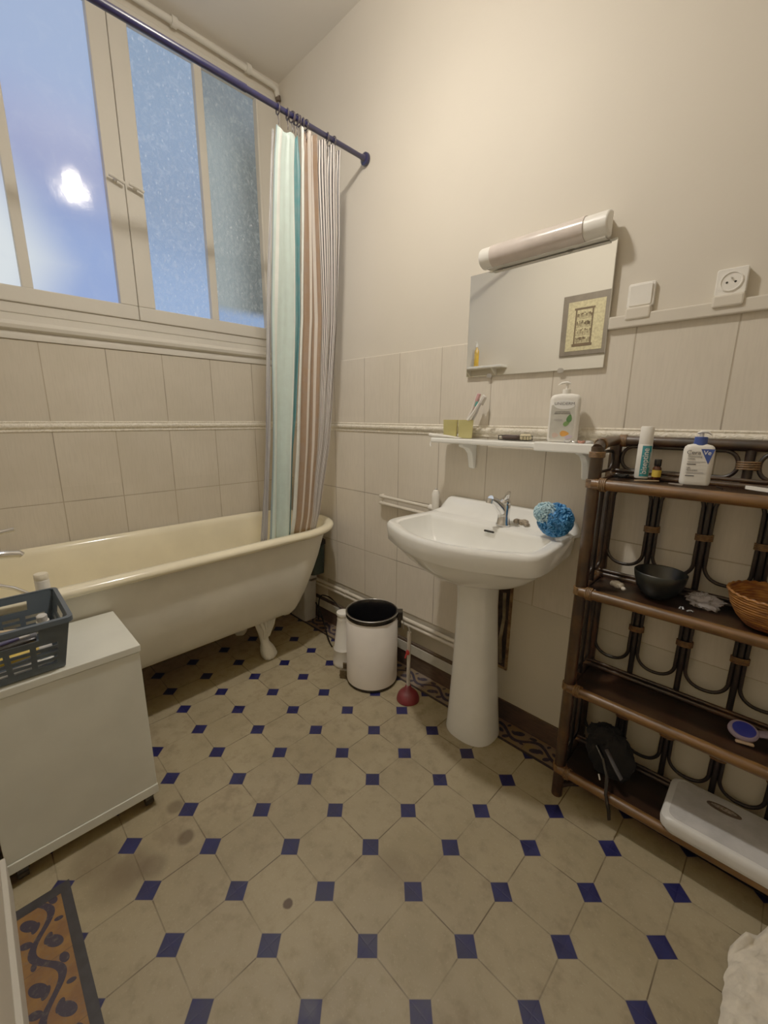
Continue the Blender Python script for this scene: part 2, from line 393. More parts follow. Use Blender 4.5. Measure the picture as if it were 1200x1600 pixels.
# ------------------------------------------------------------------ window
def glassmat(kind):
    t=NT('frosted_glass_'+kind); v=t.vec('Object'); X=t.xyz(v)
    vo=t.new('ShaderNodeTexVoronoi'); vo.inputs['Scale'].default_value={'left':18,'mid':46,'right':46}[kind]
    mp=t.new('ShaderNodeMapping'); mp.inputs['Scale'].default_value=(1,1,.55); t.l.new(v,mp.inputs[0]); t.l.new(mp.outputs[0],vo.inputs['Vector'])
    n=t.noise(v,{'left':14,'mid':40,'right':40}[kind],4,.6,1.0); big=t.noise(v,1.6,3)
    y,z=X[1],X[2]
    if kind=='left':
        c=t.mix(t.smooth(z,1.9,2.9),srgb(132,162,228),srgb(152,178,226))
        c=t.mix(t.smooth(t.M('ABSOLUTE',t.M('SUBTRACT',z,2.33)),.0,.35,.75,0),c,srgb(140,150,205))
        d=t.M('ADD',t.M('MULTIPLY',t.M('ABSOLUTE',t.M('ADD',y,1.40)),2.0),t.M('MULTIPLY',t.M('ABSOLUTE',t.M('SUBTRACT',z,1.93)),1.0))
        c=t.mix(t.smooth(d,.25,.85,1,0),c,srgb(235,246,252))  # white outdoor glow painted low on the left panes
    elif kind=='mid':
        c=t.mix(t.smooth(z,1.85,2.9),srgb(136,170,222),srgb(122,150,186))
        c=t.mix(t.smooth(t.M('ABSOLUTE',t.M('SUBTRACT',z,2.3)),.0,.45,.6,0),c,srgb(110,134,168))
    else:
        c=t.mix(t.smooth(y,-.40,-.17),srgb(132,146,148),srgb(70,78,78))
        c=t.mix(t.smooth(z,1.84,1.90,1,0),c,srgb(124,156,206))
        c=t.mix(t.smooth(z,2.6,2.9),c,srgb(96,108,116))
    fl=t.smooth(vo.outputs['Distance'],.05,.22,1,0); c=t.mix(t.M('MULTIPLY',fl,{'left':.0,'mid':.45,'right':.22}[kind]),c,srgb(206,220,240) if kind!='right' else srgb(176,184,178))  # pale flecks painted as glints of the textured glass
    c=t.mix(t.smooth(n,.45,.8,0,.35 if kind!='left' else .12),c,srgb(196,212,236) if kind!='right' else srgb(170,178,170))
    t.base((.05,.06,.07)); t.put(t.b.inputs['Emission Color'],c); t.b.inputs['Emission Strength'].default_value=.66  # backlight and view behind the glass painted as emission colour
    t.set(Roughness=.09)
    h=t.M('ADD',vo.outputs['Distance'],n)
    t.bump(h,{'left':.10,'mid':1.0,'right':.8}[kind],{'left':.0025,'mid':.012,'right':.012}[kind])
    return t.m
win=st('window_1',MB()
  .box(-.06,.012,-.152,-.0,1.70,2.99)                      # right jamb
  .box(-.06,.012,YD,-.152,1.70,1.742).box(-.06,.012,YD,-.152,2.975,3.0)
  ,M_wood,bevel=.004)
tag(win,'white painted wooden window with textured frosted panes above the bathtub','window')
def sash(y0,y1,ym,kinds,nm):
    x0,x1=-.045,.02
    zb,zt=1.742,2.975
    s=MB().box(x0,x1,y0,y1,zb,1.803).box(x0,x1,y0,y1,2.945,zt)
    s.box(x0,x1,y0,y0+.075,1.803,2.945) if True else None
    s.box(x0,x1,y1-(.015 if nm=='r' else .072),y1,1.803,2.945)
    s.box(x0,x1-.006,ym-.02,ym+.018,1.803,2.945)
    o=s.build('window_sash',M_wood,win,bevel=.004)
    a=MB().box(-.022,-.016,y0+.07,ym-.018,1.80,2.95).build('window_pane',glassmat(kinds[0]),o)
    b_=MB().box(-.022,-.016,ym+.016,y1-.012,1.80,2.95).build('window_pane',glassmat(kinds[1]),o)
    return o
sR=sash(-.832,-.139,-.455,('mid','right'),'r')
sL=sash(-1.612,-.8345,-1.236,('left','left'),'l')
for sy,z,pa in ((-.872,2.31,sL),(-.795,2.30,sR)):
    q=MB(); q.cyl((.018,sy,z),(.045,sy,z),.008); q.tube([(.045,sy-.028,z+.006),(.047,sy,z),(.045,sy+.03,z-.01)],.007); q.build('window_catch',M_wood,pa,smooth=50)
# ceiling pipe over window
t_=MB(); t_.tube([(.035,YD,3.035),(.035,-.5,3.035),(.035,-.06,3.03),(.034,-.035,3.02),(.033,-.028,2.99)],.014,12)
pp=thing('heating_pipe','white painted pipe running under the ceiling above the window','pipe',(0,0,0))
t_.build('pipe_run',M_wood,pp,smooth=50)
for yy in (-1.3,-.93,-.56,-.2): MB().cyl((.035,yy-.012,3.035),(.035,yy+.012,3.035),.021).cyl((0,yy,3.035),(.035,yy,3.035),.006).build('pipe_clip',M_wood,pp,smooth=50)
MB().cyl((.033,-.028,2.995),(.032,-.024,2.975),.0145).build('pipe_end',simple('rusty_pipe_end',srgb(70,56,44),.8),pp,smooth=50)
# ------------------------------------------------------------------ light
bl=thing('pendant_lamp','small round white ceiling lamp hanging on a short cord, glowing downward','ceiling light',(1.28,-.75,2.73))
tb=NT('glowing_opal'); tb.base((1,1,1)); tb.put(tb.b.inputs['Emission Color'],(1,.885,.735)); tb.b.inputs['Emission Strength'].default_value=500
tb2=NT('softly_glowing_shade'); tb2.base((.8,.8,.8)); tb2.put(tb2.b.inputs['Emission Color'],(1,.885,.735)); tb2.b.inputs['Emission Strength'].default_value=105
MB().lathe([(.002,-.016),(.02,-.0145),(.038,-.009),(.050,0),(.050,.004)],n=32).build('opal_diffuser',tb.m,bl,smooth=60)
MB().lathe([(.054,-.004),(.058,-.004),(.060,.02),(.045,.05),(.022,.07),(.018,.10),(.006,.115)],n=32,cap=(False,True)).build('lamp_shade',tb2.m,bl,smooth=40)
MB().cyl((0,0,.11),(0,0,ZC-2.731),.003,8).build('cord',M_white,bl)
w=bpy.data.worlds.new('world'); SC.world=w; w.use_nodes=True; w.node_tree.nodes['Background'].inputs[0].default_value=(.5,.6,.8,1); w.node_tree.nodes['Background'].inputs[1].default_value=.3
# ------------------------------------------------------------------ bathtub
def tub_outline(wf,e,y0off,n=26):
    """outer front x = cx+wf*taper ; back x = cx-wf ; foot end rounded"""
    pts=[]; cx=.350; yb=-1.585+y0off; yc=-.42
    def fx(y): return 1+(-(y+.42))*.10   # widens toward the tap end
    # start near-back, go along front
    for i in range(13):
        y=yb+(yc-yb)*i/12; pts.append((cx-.03+wf*fx(y)+.03*(wf/.32),y))
    for i in range(1,n):
        a=PI*i/n; ex=2/2.35
        c1=abs(math.cos(a))**ex*(1 if math.cos(a)>0 else -1); s1=abs(math.sin(a))**ex
        R=(.372-e)
        pts.append((cx+c1*(wf if True else 0)*(1.0),yc+s1*R*1.0))
    for i in range(13):
        y=yc+(yb-yc)*i/12; pts.append((cx-wf,y))
    return pts
def tub():
    t=thing('bathtub','old freestanding cream enamelled bathtub on lion paw feet beneath the window','bathtub',(.35,-.8,0))
    off=Vector((-.35,.8,0))
    R=lambda w,e,y,z:[Vector((a,b,z))+off for a,b in tub_outline(w,e,y)]
    outer=[(0.02,.40,.30,.225),(.10,.37,.20,.227),(.148,.34,.14,.236),(.185,.31,.11,.256),(.214,.278,.09,.287),(.237,.255,.07,.328),(.255,.22,.055,.378),(.270,.185,.045,.438),(.281,.15,.035,.50),(.288,.115,.03,.565),(.291,.082,.025,.64),(.291,.056,.02,.69)]
    MB().loft([R(*q) for q in outer],(True,False)).build('tub_shell',M_tubout,t,smooth=60)
    rim=[(.290,.056,.02,.685),(.300,.045,.012,.690),(.316,.022,.004,.694),(.326,.008,.0,.703),(.328,.004,0,.714),(.322,.008,.002,.725),(.308,.02,.006,.731),(.290,.04,.012,.731),(.277,.055,.02,.722),(.270,.065,.03,.700),(.262,.10,.04,.60),(.250,.17,.05,.45),(.225,.25,.07,.36),(.19,.30,.1,.30),(.14,.345,.15,.262),(.08,.38,.2,.252),(.02,.41,.3,.25)]
    MB().loft([R(*q) for q in rim],(False,True)).build('enamel_interior',M_enam,t,smooth=60)
    for (fx,fy,sx,sy) in ((.425,-.51,1,1),(.12,-.50,-1,1),(.50,-1.35,1,-1),(.1,-1.35,-1,-1)):
        q=MB()
        a=Vector((fx,fy,0))+off
        d=Vector((sx*.75,sy*.35,0)).normalized(); s=Vector((-d.y,d.x,0))
        # fan-shaped acanthus top tapering to ankle then ball paw
        rings=[]
        for z,wd,dp,fw in ((.275,.062,.018,-.030),(.26,.064,.030,-.012),(.235,.062,.036,.0),(.205,.054,.036,.004),(.17,.042,.033,.004),(.14,.031,.027,.002),(.11,.025,.022,.002),(.085,.025,.023,.008),(.06,.033,.031,.018),(.036,.038,.038,.026),(.014,.036,.038,.028),(.0,.029,.031,.026)):
            ring=[]
            for k in range(24):
                an=2*PI*k/24; rip=1+ (.10*math.cos(an*7) if z>.16 else (.14*abs(math.cos(an*2.5+.4)) if z<.07 else .03*math.cos(an*5)))
                ring.append(a+d*(fw+dp*math.cos(an)*rip)+s*(wd*math.sin(an)*rip)+Vector((0,0,z)))
            rings.append(ring)
        q.loft(rings)
        for k in range(4):
            o_=(k-1.5)*.017
            q.ball(a+d*(.052-abs(k-1.5)*.005)+s*o_+Vector((0,0,.017)),(.019,.013,.019),10,8,Matrix.Rotation(math.atan2(d.y,d.x),4,'Z'))
        for k in range(5):
            o_=(k-2)*.022
            q.tube([a+d*(.02)+s*(o_*.5)+Vector((0,0,.115)),a+d*.038+s*o_*.9+Vector((0,0,.18)),a+d*.038+s*o_*1.2+Vector((0,0,.215)),a+d*.026+s*o_*1.3+Vector((0,0,.24))],[.004,.007,.010,.007],8)
        q.build('paw_foot',M_lion,t,smooth=50)
    return t
tub()
# bath mixer tap on the near end, spout pointing into the tub
tp=thing('bath_tap','chrome bath mixer tap with short round spout at the left end of the tub','tap',(.34,-1.60,.80))
q=MB(); q.cyl((-.07,.0,0),(-.07,.05,0),.02).cyl((.07,.0,0),(.07,.05,0),.02).cyl((-.10,.05,0),(.10,.05,0),.024).build('tap_body',M_chrome,tp,smooth=40)
MB().tube([(0,.05,0),(0,.10,-.002),(0,.165,-.012),(0,.172,-.02)],[.018,.016,.015,.013],14).build('spout',M_chrome,tp,smooth=40)
MB().tube([(0,.05,.02),(0,.055,.05),(0,.10,.075),(0,.165,.082)],[.012,.012,.010,.008],12,flat=.6).build('lever',M_chrome,tp,smooth=40)
hs=MB(); hs.tube([(.46,-1.595,.78),(.46,-1.54,.735),(.47,-1.47,.70),(.49,-1.42,.66),(.49,-1.37,.63),(.44,-1.32,.55)],.007,10)
tag(hs.build('shower_hose',M_chrome,None,smooth=50),'thin ribbed chrome shower hose dropping into the left end of the tub','shower hose')
# ------------------------------------------------------------------ curtain rod, rings, curtains
rd=thing('curtain_rod','dark blue shower curtain rod fixed high on the wall beside the window','curtain rod',(.713,0,2.462))
MB().cyl((0,-1.62,0),(0,-.60,0),.0125,20).cyl((0,-.62,0),(0,-.008,0),.0105,20).build('rod',M_rod,rd,smooth=40)
MB().lathe([(.011,-.012),(.014,-.03),(.026,-.034),(.027,-.045),(.020,-.05)],n=24,M=Matrix.Rotation(-PI/2,4,'X')@Matrix.Translation((0,0,.0461))@Matrix.Diagonal((1,1,-1,1)) if False else Matrix.Rotation(PI/2,4,'X')@Matrix.Translation((0,0,.05))).build('end_flange',M_rod,rd,smooth=40)
def curtain(name,rows,label,mat,nf,amp,um,cat='shower curtain',group=None,nc=150,nr=60):
    z1=rows[0][0]; z0=rows[-1][0]
    tab=sorted([(z,)+tuple(rest) for z,*rest in rows])
    m=MB(); m.uv=[]
    vs=[]
    for j in range(nr+1):
        z=z0+(z1-z0)*j/nr; x,ya,yb,yc=interp(tab,z)
        tt=(z-z0)/(z1-z0)
        for i in range(nc+1):
            u=i/nc
            y=ya+(yb-ya)*u/um if u<um else yb+(yc-yb)*(u-um)/(1-um)
            A=amp*(.55+.45*math.sin(3*tt+nf))*(1 if tt<.96 else .8)
            ph=2*PI*nf*u+ .8*math.sin(2.5*tt+u*4)
            xx=x+A*math.sin(ph)+.004*noise.noise(Vector((u*9,tt*5,nf)))
            yy=y+.35*A*math.cos(ph)*(0 if u in(0,1) else .6)+.003*math.sin(7*tt+5*u)
            zz=z
            if j==nr: zz=z-.012*(math.sin(ph*.5)**2)
            vs.append(Vector((xx,yy,zz))); m.uv.append((u,tt))
    fs=[(j*(nc+1)+i,j*(nc+1)+i+1,(j+1)*(nc+1)+i+1,(j+1)*(nc+1)+i) for j in range(nr) for i in range(nc)]
    m.add(vs,fs)
    o=m.build(name,mat,None,smooth=180,solid=.0012)
    return tag(o,label,cat,group)
def bands(name,stops,rough=.45,fine=None,sheen=.2):
    t=NT(name); uv=t.vec('UV'); X=t.xyz(uv)
    cr=t.new('ShaderNodeValToRGB'); cr.color_ramp.interpolation='CONSTANT'
    el=cr.color_ramp.elements
    while len(el)<len(stops): el.new(.5)
    for e,(p_,c) in zip(el,stops): e.position=p_; e.color=(*c,1)
    t.l.new(X[0],cr.inputs[0]); c=cr.outputs[0]
    if fine:
        u0,n,ca,cb=fine
        s=t.M('GREATER_THAN',t.M('FRACT',t.M('MULTIPLY',X[0],n)),.5)
        c=t.mix(t.M('MULTIPLY',t.M('GREATER_THAN',X[0],u0),1.0),c,t.mix(s,ca,cb))
    v=t.vec('Object'); n=t.noise(v,30,3)
    c=t.mix(t.smooth(n,.3,.7,0,.15),c,(.3,.3,.3)); t.base(c); t.set(Roughness=rough)
    t.bump(t.noise(t.vec('Object',(60,60,6)),1,3),.4,.003)
    return t.m
W_=srgb(220,224,216); MINT=srgb(186,208,200); TEAL=srgb(56,118,124); TAN=srgb(138,108,82)
mA=bands('mint_striped_cloth',[(0,srgb(120,144,150)),(.03,MINT),(.10,W_),(.20,MINT),(.66,W_),(.70,TEAL)])
mB=bands('brown_striped_cloth',[(0,W_),(.08,TAN),(.20,srgb(204,192,178)),(.25,TAN),(.36,srgb(204,192,178)),(.40,TAN),(.48,srgb(204,192,178))],fine=(.50,38,srgb(16,8,14),srgb(222,212,204)))
mC=bands('grey_pinstriped_cloth',[(0,W_),(.5,W_)],fine=(.0,9,srgb(120,116,124),srgb(192,190,184)))
curtain('shower_curtain',[(2.405,.711,-.478,-.385,-.378),(2.30,.704,-.488,-.39,-.363),(1.72,.662,-.509,-.387,-.362),(1.30,.634,-.514,-.402,-.385),(1.157,.624,-.518,-.408,-.400),(.73,.590,-.532,-.415,-.408),(.69,.585,-.534,-.417,-.411)],
  'mint green and teal striped shower curtain bunched beside the window, hem in the tub',mA,2,.016,.74)
curtain('shower_curtain',[(2.44,.716,-.368,-.29,-.159),(2.33,.709,-.366,-.29,-.157),(2.12,.692,-.362,-.276,-.145),(1.74,.662,-.360,-.243,-.147),(1.30,.634,-.382,-.246,-.173),(1.15,.623,-.387,-.250,-.182),(.80,.592,-.402,-.276,-.228),(.70,.572,-.410,-.285,-.245)],
  'brown and white striped shower curtain with fine dark pinstripes nearest the mirror wall',mB,5,.015,.5)
curtain('shower_curtain',[(2.39,.700,-.492,-.486,-.480),(1.83,.66,-.518,-.511,-.507),(1.158,.612,-.544,-.530,-.520),(.73,.575,-.572,-.55,-.535),(.69,.57,-.575,-.553,-.538)],
  'grey pinstriped curtain edge hanging just left of the mint shower curtain',mC,2.5,.005,.5)
ring0=None
for i,y in enumerate((-.467,-.425,-.405,-.395,-.382,-.370,-.352,-.338,-.228,-.195)):
    if ring0 is None:
        m=MB(); m.tube([(.0175*math.cos(a),0,.0175*math.sin(a)-.004) for a in [2*PI*k/24 for k in range(24)]],.0028,8,closed=True)
        m.tube([(-.004,0,-.021),(0,0,-.034),(.004,0,-.046),(.0,0,-.056)],.0018,6)
        ring0=m.build('curtain_ring',simple('dark_ring_plastic',srgb(46,38,44),.35),None,smooth=60); o=ring0
    else: o=ring0.copy(); COL.objects.link(o)
    o.location=(.713,y,2.462); o.rotation_euler=(0,0,random.uniform(-.4,.4))
    tag(o,'small dark plastic ring hooked on the dark blue curtain rod','curtain ring','curtain rings on the blue rod')
# ------------------------------------------------------------------ washbasin
def basin():
    t=thing('washbasin','white porcelain pedestal washbasin standing beneath the wall mirror','washbasin',(1.546,0,0))
    n=64
    def outline(hw,front,back,sc_front=1.0,ex=2.6,corner=.33):
        """rounded trapezoid, wide at y=-corner, bowed front"""
        pts=[]
        q_=hw/.322; f_=front/-.492
        K=[(-.285*q_,back),(-.300*q_,back*.5-.07),(-.314*q_,-.2*f_),(-.321*q_,-.30*f_),(-.319*q_,-.352*f_),(-.303*q_,-.388*f_),(-.262*q_,-.414*f_),(-.170*q_,-.458*f_),(-.07*q_,-.487*f_)]
        left=K; right=[(-x,y) for x,y in reversed(K)]
        return left+[(0,front)]+right
    def smoothring(P,z,m=72):
        # catmull resample of open polyline front + straight back
        out=[]
        N=len(P)
        L=[0]
        for a,b in zip(P,P[1:]): L.append(L[-1]+math.dist(a,b))
        def cr(i,t):
            p0=P[max(i-1,0)];p1=P[i];p2=P[i+1];p3=P[min(i+2,N-1)]
            return tuple(.5*((2*b)+(-a+c)*t+(2*a-5*b+4*c-d)*t*t+(-a+3*b-3*c+d)*t**3) for a,b,c,d in zip(p0,p1,p2,p3))
        for k in range(m):
            s=L[-1]*k/(m-1); i=0
            while i<N-2 and L[i+1]<s: i+=1
            out.append(cr(i,(s-L[i])/(L[i+1]-L[i])))
        bx0=P[-1][0]; bx1=P[0][0]; y=P[0][1]
        for k in range(1,16): out.append((bx0+(bx1-bx0)*k/16,y))
        return [Vector((x,y_,z)) for x,y_ in out]
    def sc(P,cx,cy,s,sy=None):
        sy=s if sy is None else sy
        return [(cx+(x-cx)*s,cy+(y-cy)*sy) for x,y in P]
    O=outline(.322,-.492,-.009)
    rings=[]
    for z,s,sy,cy in ((.700,.30,.42,-.17),(.712,.38,.52,-.17),(.730,.52,.66,-.17),(.755,.68,.78,-.15),(.785,.82,.875,-.12),(.812,.91,.935,-.05),(.826,.95,.96,-.009),(.8275,.972,.978,-.009),(.832,.982,.985,-.009),(.862,.989,.992,-.009),(.884,.993,.996,-.009),(.893,.990,.993,-.009),(.899,.978,.984,-.009)):
        q=sc(O,0,cy,s,sy)
        if z<.82: q=[(x,min(y,-.009)) for x,y in q]
        rings.append(smoothring(q,z))
    def inner(s,sy,cy,z,backy):
        q=sc(O,0,cy,s,sy); return smoothring([(x,min(y,backy)) for x,y in q],z)
    # rim inner edge then bowl: inner basin begins at y=-.155 toward the front
    I=outline(.275,-.462,-.165)
    I=[(x,min(y,-.165)) for x,y in I]
    def inn(s,sy,z,cy=-.30): return smoothring(sc(I,0,cy,s,sy),z)
    rings+= [smoothring(sc(O,0,-.2,.965,.965),.9015)]
    rings+= [inn(1.03,1.03,.901),inn(1.0,1.0,.898),inn(.985,.98,.885),inn(.96,.95,.86),inn(.90,.89,.83),inn(.78,.78,.80),inn(.55,.56,.775),inn(.25,.25,.762),inn(.06,.06,.760)]
    MB().loft(rings,(True,True)).build('basin_bowl',M_porc,t,smooth=42)
    # splash ledge at the back, rising with swept shoulders
    P=[]
    m=MB(); N=40; rr=[]
    for i in range(N+1):
        u=-1+2*i/N; x=.30*u
        au=abs(u); h=.06*min(1,max(0,(1-au)/.13))**.55 if au>.87 else .06
        h=max(h,.001)
        rr.append([Vector((x,-.009,.885)),Vector((x,-.10,.898)),Vector((x,-.085,.902+h*.05)),Vector((x,-.05,.901+h*.30)),Vector((x,-.035,.901+h*.85)),Vector((x,-.028,.901+h)),Vector((x,-.009,.901+h))])
    m.loft(rr); m.build('back_ledge',M_porc,t,smooth=60)
    # pedestal
    pr=[]
    for z,rx,ry,cy in ((0,.107,.100,-.155),(.012,.108,.101,-.155),(.05,.103,.098,-.157),(.15,.096,.092,-.16),(.30,.088,.085,-.165),(.45,.080,.079,-.17),(.58,.074,.075,-.175),(.65,.074,.078,-.178),(.69,.080,.088,-.18),(.725,.096,.108,-.18)):
        pr.append([Vector((rx*(abs(math.cos(a))**.8)*(1 if math.cos(a)>0 else -1),cy+ry*(abs(math.sin(a))**.8)*(1 if math.sin(a)>0 else -1),z)) for a in [2*PI*k/40 for k in range(40)]])
    MB().loft(pr).build('pedestal',M_porc,t,smooth=60)
    MB().prism(roundrect(.022,.004,.0039),-.001,.002,Matrix.Translation((.03,-.1745,.884))@Matrix.Rotation(math.radians(78),4,'X')).build('overflow_slot',M_black,t)
    MB().lathe([(.02,.7625),(.022,.766),(.012,.768)],c=(0,-.30,0),n=24).build('drain',M_steel,t,smooth=40)
    # stained patch on ledge
    return t
basin()
# tap
fp=thing('basin_tap','short chrome mixer tap with raised lever on the back of the washbasin','tap',(1.600,-.118,.9028),math.radians(0))
MB().lathe([(.027,0),(.028,.006),(.0245,.012),(.022,.04),(.023,.075),(.020,.085)],n=28).build('tap_body',M_chrome,fp,smooth=40)
MB().tube([(0,.0,.045),(-.008,-.018,.072),(-.016,-.045,.096),(-.020,-.070,.108)],[.020,.019,.016,.0135],16).cyl((-.020,-.070,.110),(-.021,-.074,.092),.013,16).build('spout',M_chrome,fp,smooth=50)
MB().ball((0,.002,.088),(.022,.022,.020)).tube([(.0,.004,.092),(.008,.0,.112),(.018,-.012,.124),(.024,-.022,.127)],[.017,.018,.014,.006],12,flat=.55).build('lever',M_chrome,fp,smooth=50)
sd=MB()
for k in range(14):
    sd.ball((1.655+random.uniform(-.025,.03),-.075+random.uniform(-.012,.012),.912+random.uniform(0,.012)),(.011,.009,.007),8,6)
tag(sd.build('pumice_stone',simple('crusty_soap',srgb(150,134,112),.8,var=.3,vs=90,bump=.5),None,smooth=60),'crusty grey brown soap piece on the basin ledge beside the tap','soap')
# loofah
lf=thing('bath_puff','blue and pale blue mesh bath puff resting on the right of the washbasin','bath puff',(1.808,-.15,.966))
def ruffle(cnt,cen,rad,mat,name,seed):
    rnd=random.Random(seed); m=MB()
    for k in range(cnt):
        d=Vector((rnd.gauss(0,1),rnd.gauss(0,1),rnd.gauss(0,1))).normalized()
        a=d.orthogonal().normalized(); b=d.cross(a); rot=rnd.uniform(0,6.28)
        a,b=a*math.cos(rot)+b*math.sin(rot),b*math.cos(rot)-a*math.sin(rot)
        L=rnd.uniform(.014,.024); nn=19; vs=[]
        c=Vector(cen)+Vector((d.x*rad[0],d.y*rad[1],d.z*rad[2]))*.72
        for j in range(4):
            for i in range(nn):
                s=(i/(nn-1)-.5)*2*L; h=j/3
                w=.0045*math.sin(i*.95+k)*(h+.2)
                vs.append(c+a*(s*(1-.3*h*h))+b*(w)+d*(rad[0]*.26*h*(1-(s/L)**2*.4)))
        fs=[(j*nn+i,j*nn+i+1,(j+1)*nn+i+1,(j+1)*nn+i) for j in range(3) for i in range(nn-1)]
        m.add(vs,fs)
    m.ball(cen,tuple(r_*.78 for r_ in rad),16,10)
    return m.build(name,mat,lf,smooth=180,solid=.0008)
ruffle(190,(0,0,0),(.062,.056,.060),M_blue,'blue_mesh',3)
ruffle(70,(-.024,-.024,.024),(.042,.036,.038),M_lblue,'pale_mesh',5)
# hatch opening + drain pipe behind pedestal
M_hole=simple('dark_opening',srgb(58,46,36),.9,var=.4,vs=30)
h=thing('access_hatch','narrow brown edged opening in the wall behind the basin pedestal','hatch',(1.575,-.004,.43))
MB().box(-.03,.033,-.0075,-.006,-.185,.19).build('dark_recess',M_hole,h)
MB().box(.026,.036,-.014,-.0055,-.19,.20).box(-.036,-.028,-.014,-.0055,-.19,.2).box(-.03,.03,-.012,-.0055,-.19,-.18).build('wooden_edge',simple('splintered_wood',srgb(120,96,68),.8,var=.3,vs=40),h)
MB().tube([(.008,-.018,-.16),(.0,-.02,-.05),(.01,-.02,.05),(.004,-.018,.16)],.007,10).build('drain_pipe',simple('old_pipe',srgb(130,118,96),.6,var=.3),h,smooth=50)
# supply pipes left of basin
vp=thing('supply_pipes','pair of white painted supply pipes with a valve left of the washbasin','pipe',(0,0,0))
MB().tube([(.85,-.010,.903),(.852,-.034,.9025),(.87,-.036,.902),(1.212,-.036,.894)],.0085,12).build('upper_pipe',M_wall,vp,smooth=50)
MB().tube([(.85,-.010,.868),(.852,-.034,.8675),(.87,-.036,.867),(1.212,-.036,.857)],.0085,12).build('lower_pipe',M_wall,vp,smooth=50)
MB().cyl((1.18,-.036,.8945),(1.212,-.036,.8935),.015).cyl((1.212,-.036,.85),(1.212,-.036,.945),.0165).lathe([(.017,.0),(.018,.02),(.012,.034),(.004,.038)],c=(1.212,-.036,.943),n=16).build('valve',M_white,vp,smooth=40)
MB().ball((1.212,-.036,.983),.005).build('valve_screw',M_steel,vp)
# skirting pipes: two long pipes
for z,dx in ((.272,.0),(.247,.0)):
    o=MB().cyl((.22,-.024,z),(1.47,-.024,z),.0095,14)
    for xx in (.55,.95,1.35): o.cyl((xx-.006,-.024,z),(xx+.006,-.024,z),.0125,14); 
    for xx in (.55,.95,1.35): o.box(xx-.004,xx+.004,-.02,-.004,z-.004,z+.004)
    tag(o.build('water_pipe',M_wall,None,smooth=50),'upper of two white painted water pipes low on the basin wall' if z>.26 else 'lower of two white painted water pipes low on the basin wall','pipe','water pipes above the baseboard')
# ------------------------------------------------------------------ mirror, lamp, switch, socket
mi=thing('wall_mirror','frameless rectangular mirror on the wall above the washbasin','mirror',(1.596,-.02,1.65))
MB().box(-.263,.263,0,.004,-.188,.1895).build('mirror_glass',M_mirror,mi,bevel=.0012)
MB().box(-.261,.261,.0041,.012,-.186,.187).build('backing',M_wood,mi)
for x,z in ((-.155,-.188),(.125,-.188),(-.13,.190),(.12,.190)):
    s=1 if z>0 else -1
    MB().prism(roundrect(.011,.008,.0075),-.0015,.0,Matrix.Translation((x,-.0005,z))@Matrix.Rotation(PI/2,4,'X')).box(x-.006,x+.006,-.001,.014,z+s*.001-.0015,z+s*.001+.0015).build('mirror_clip',M_steel,mi,smooth=30)
lm=thing('mirror_lamp','unlit white tube lamp with greyish cover fixed above the mirror','wall lamp',(1.622,0,1.876))
MB().box(-.20,.21,-.03,-.0005,-.032,.028).build('lamp_base',M_white,lm,bevel=.004)
def Dprof(s,n=18):
    return [(-.03-.052*s*math.sin(PI*k/n)**.8*1.0,.036*s*math.cos(PI*k/n)) for k in range(n+1)]
def Dbar(x0,x1,s,slant=.0):
    A=[Vector((x0+0*y,y,z)) for y,z in Dprof(s)]; B=[Vector((x1,y,z)) for y,z in Dprof(s)]
    return MB().loft([A,B])
Dbar(-.222,.222,1.0).build('tube_housing',M_white,lm,smooth=40,bevel=.006)
Dbar(-.175,.150,1.07).build('diffuser_cover',M_pinkd,lm,smooth=40)
MB().box(-.2,.21,-.05,-.028,-.0385,-.034).build('lower_strip',M_steel,lm)
sw=thing('light_switch','square white light switch just right of the mirror','switch',(1.94,0,1.665))
MB().prism(roundrect(.036,.034,.006),0.0,.012,Matrix.Rotation(PI/2,4,'X')).build('back_box',M_white,sw,bevel=.002)
MB().prism(roundrect(.030,.029,.004),.012,.0165,Matrix.Rotation(PI/2,4,'X')@Matrix.Rotation(math.radians(2),4,'X')).build('rocker',M_white,sw,bevel=.0015)
MB().prism(roundrect(.034,.018,.006),0,.026,Matrix.Translation((0,0,-.052))@Matrix.Rotation(PI/2,4,'X')).build('cable_cover',M_wall,sw,bevel=.005)
so=thing('wall_socket','white power socket with round recess on the wall at upper right','socket',(2.155,0,1.657))
MB().prism(roundrect(.033,.033,.005),0,.022,Matrix.Rotation(PI/2,4,'X')).build('socket_box',M_white,so,bevel=.002)
rx=Matrix.Rotation(PI/2,4,'X')
MB().lathe([(.024,.022),(.0245,.0245),(.022,.0248),(.0205,.0225)],n=32,M=rx).build('socket_ring',M_white,so,smooth=40)
MB().lathe([(.0205,.0215),(.0205,.0226)],n=32,M=rx).build('recess',M_white,so)
for x,z in ((-.009,-.002),(.009,-.002)): MB().lathe([(.0028,.0226),(.0028,.0232)],c=(x,0,z),n=12,M=rx).build('socket_hole',M_black,so)
MB().lathe([(.002,.022),(.002,.029)],c=(0,0,.008),n=12,M=rx).build('earth_pin',M_steel,so)
MB().prism(roundrect(.034,.016,.006),0,.028,Matrix.Translation((.0,0,-.047))@Matrix.Rotation(PI/2,4,'X')).build('cable_cover',M_wall,so,bevel=.005)
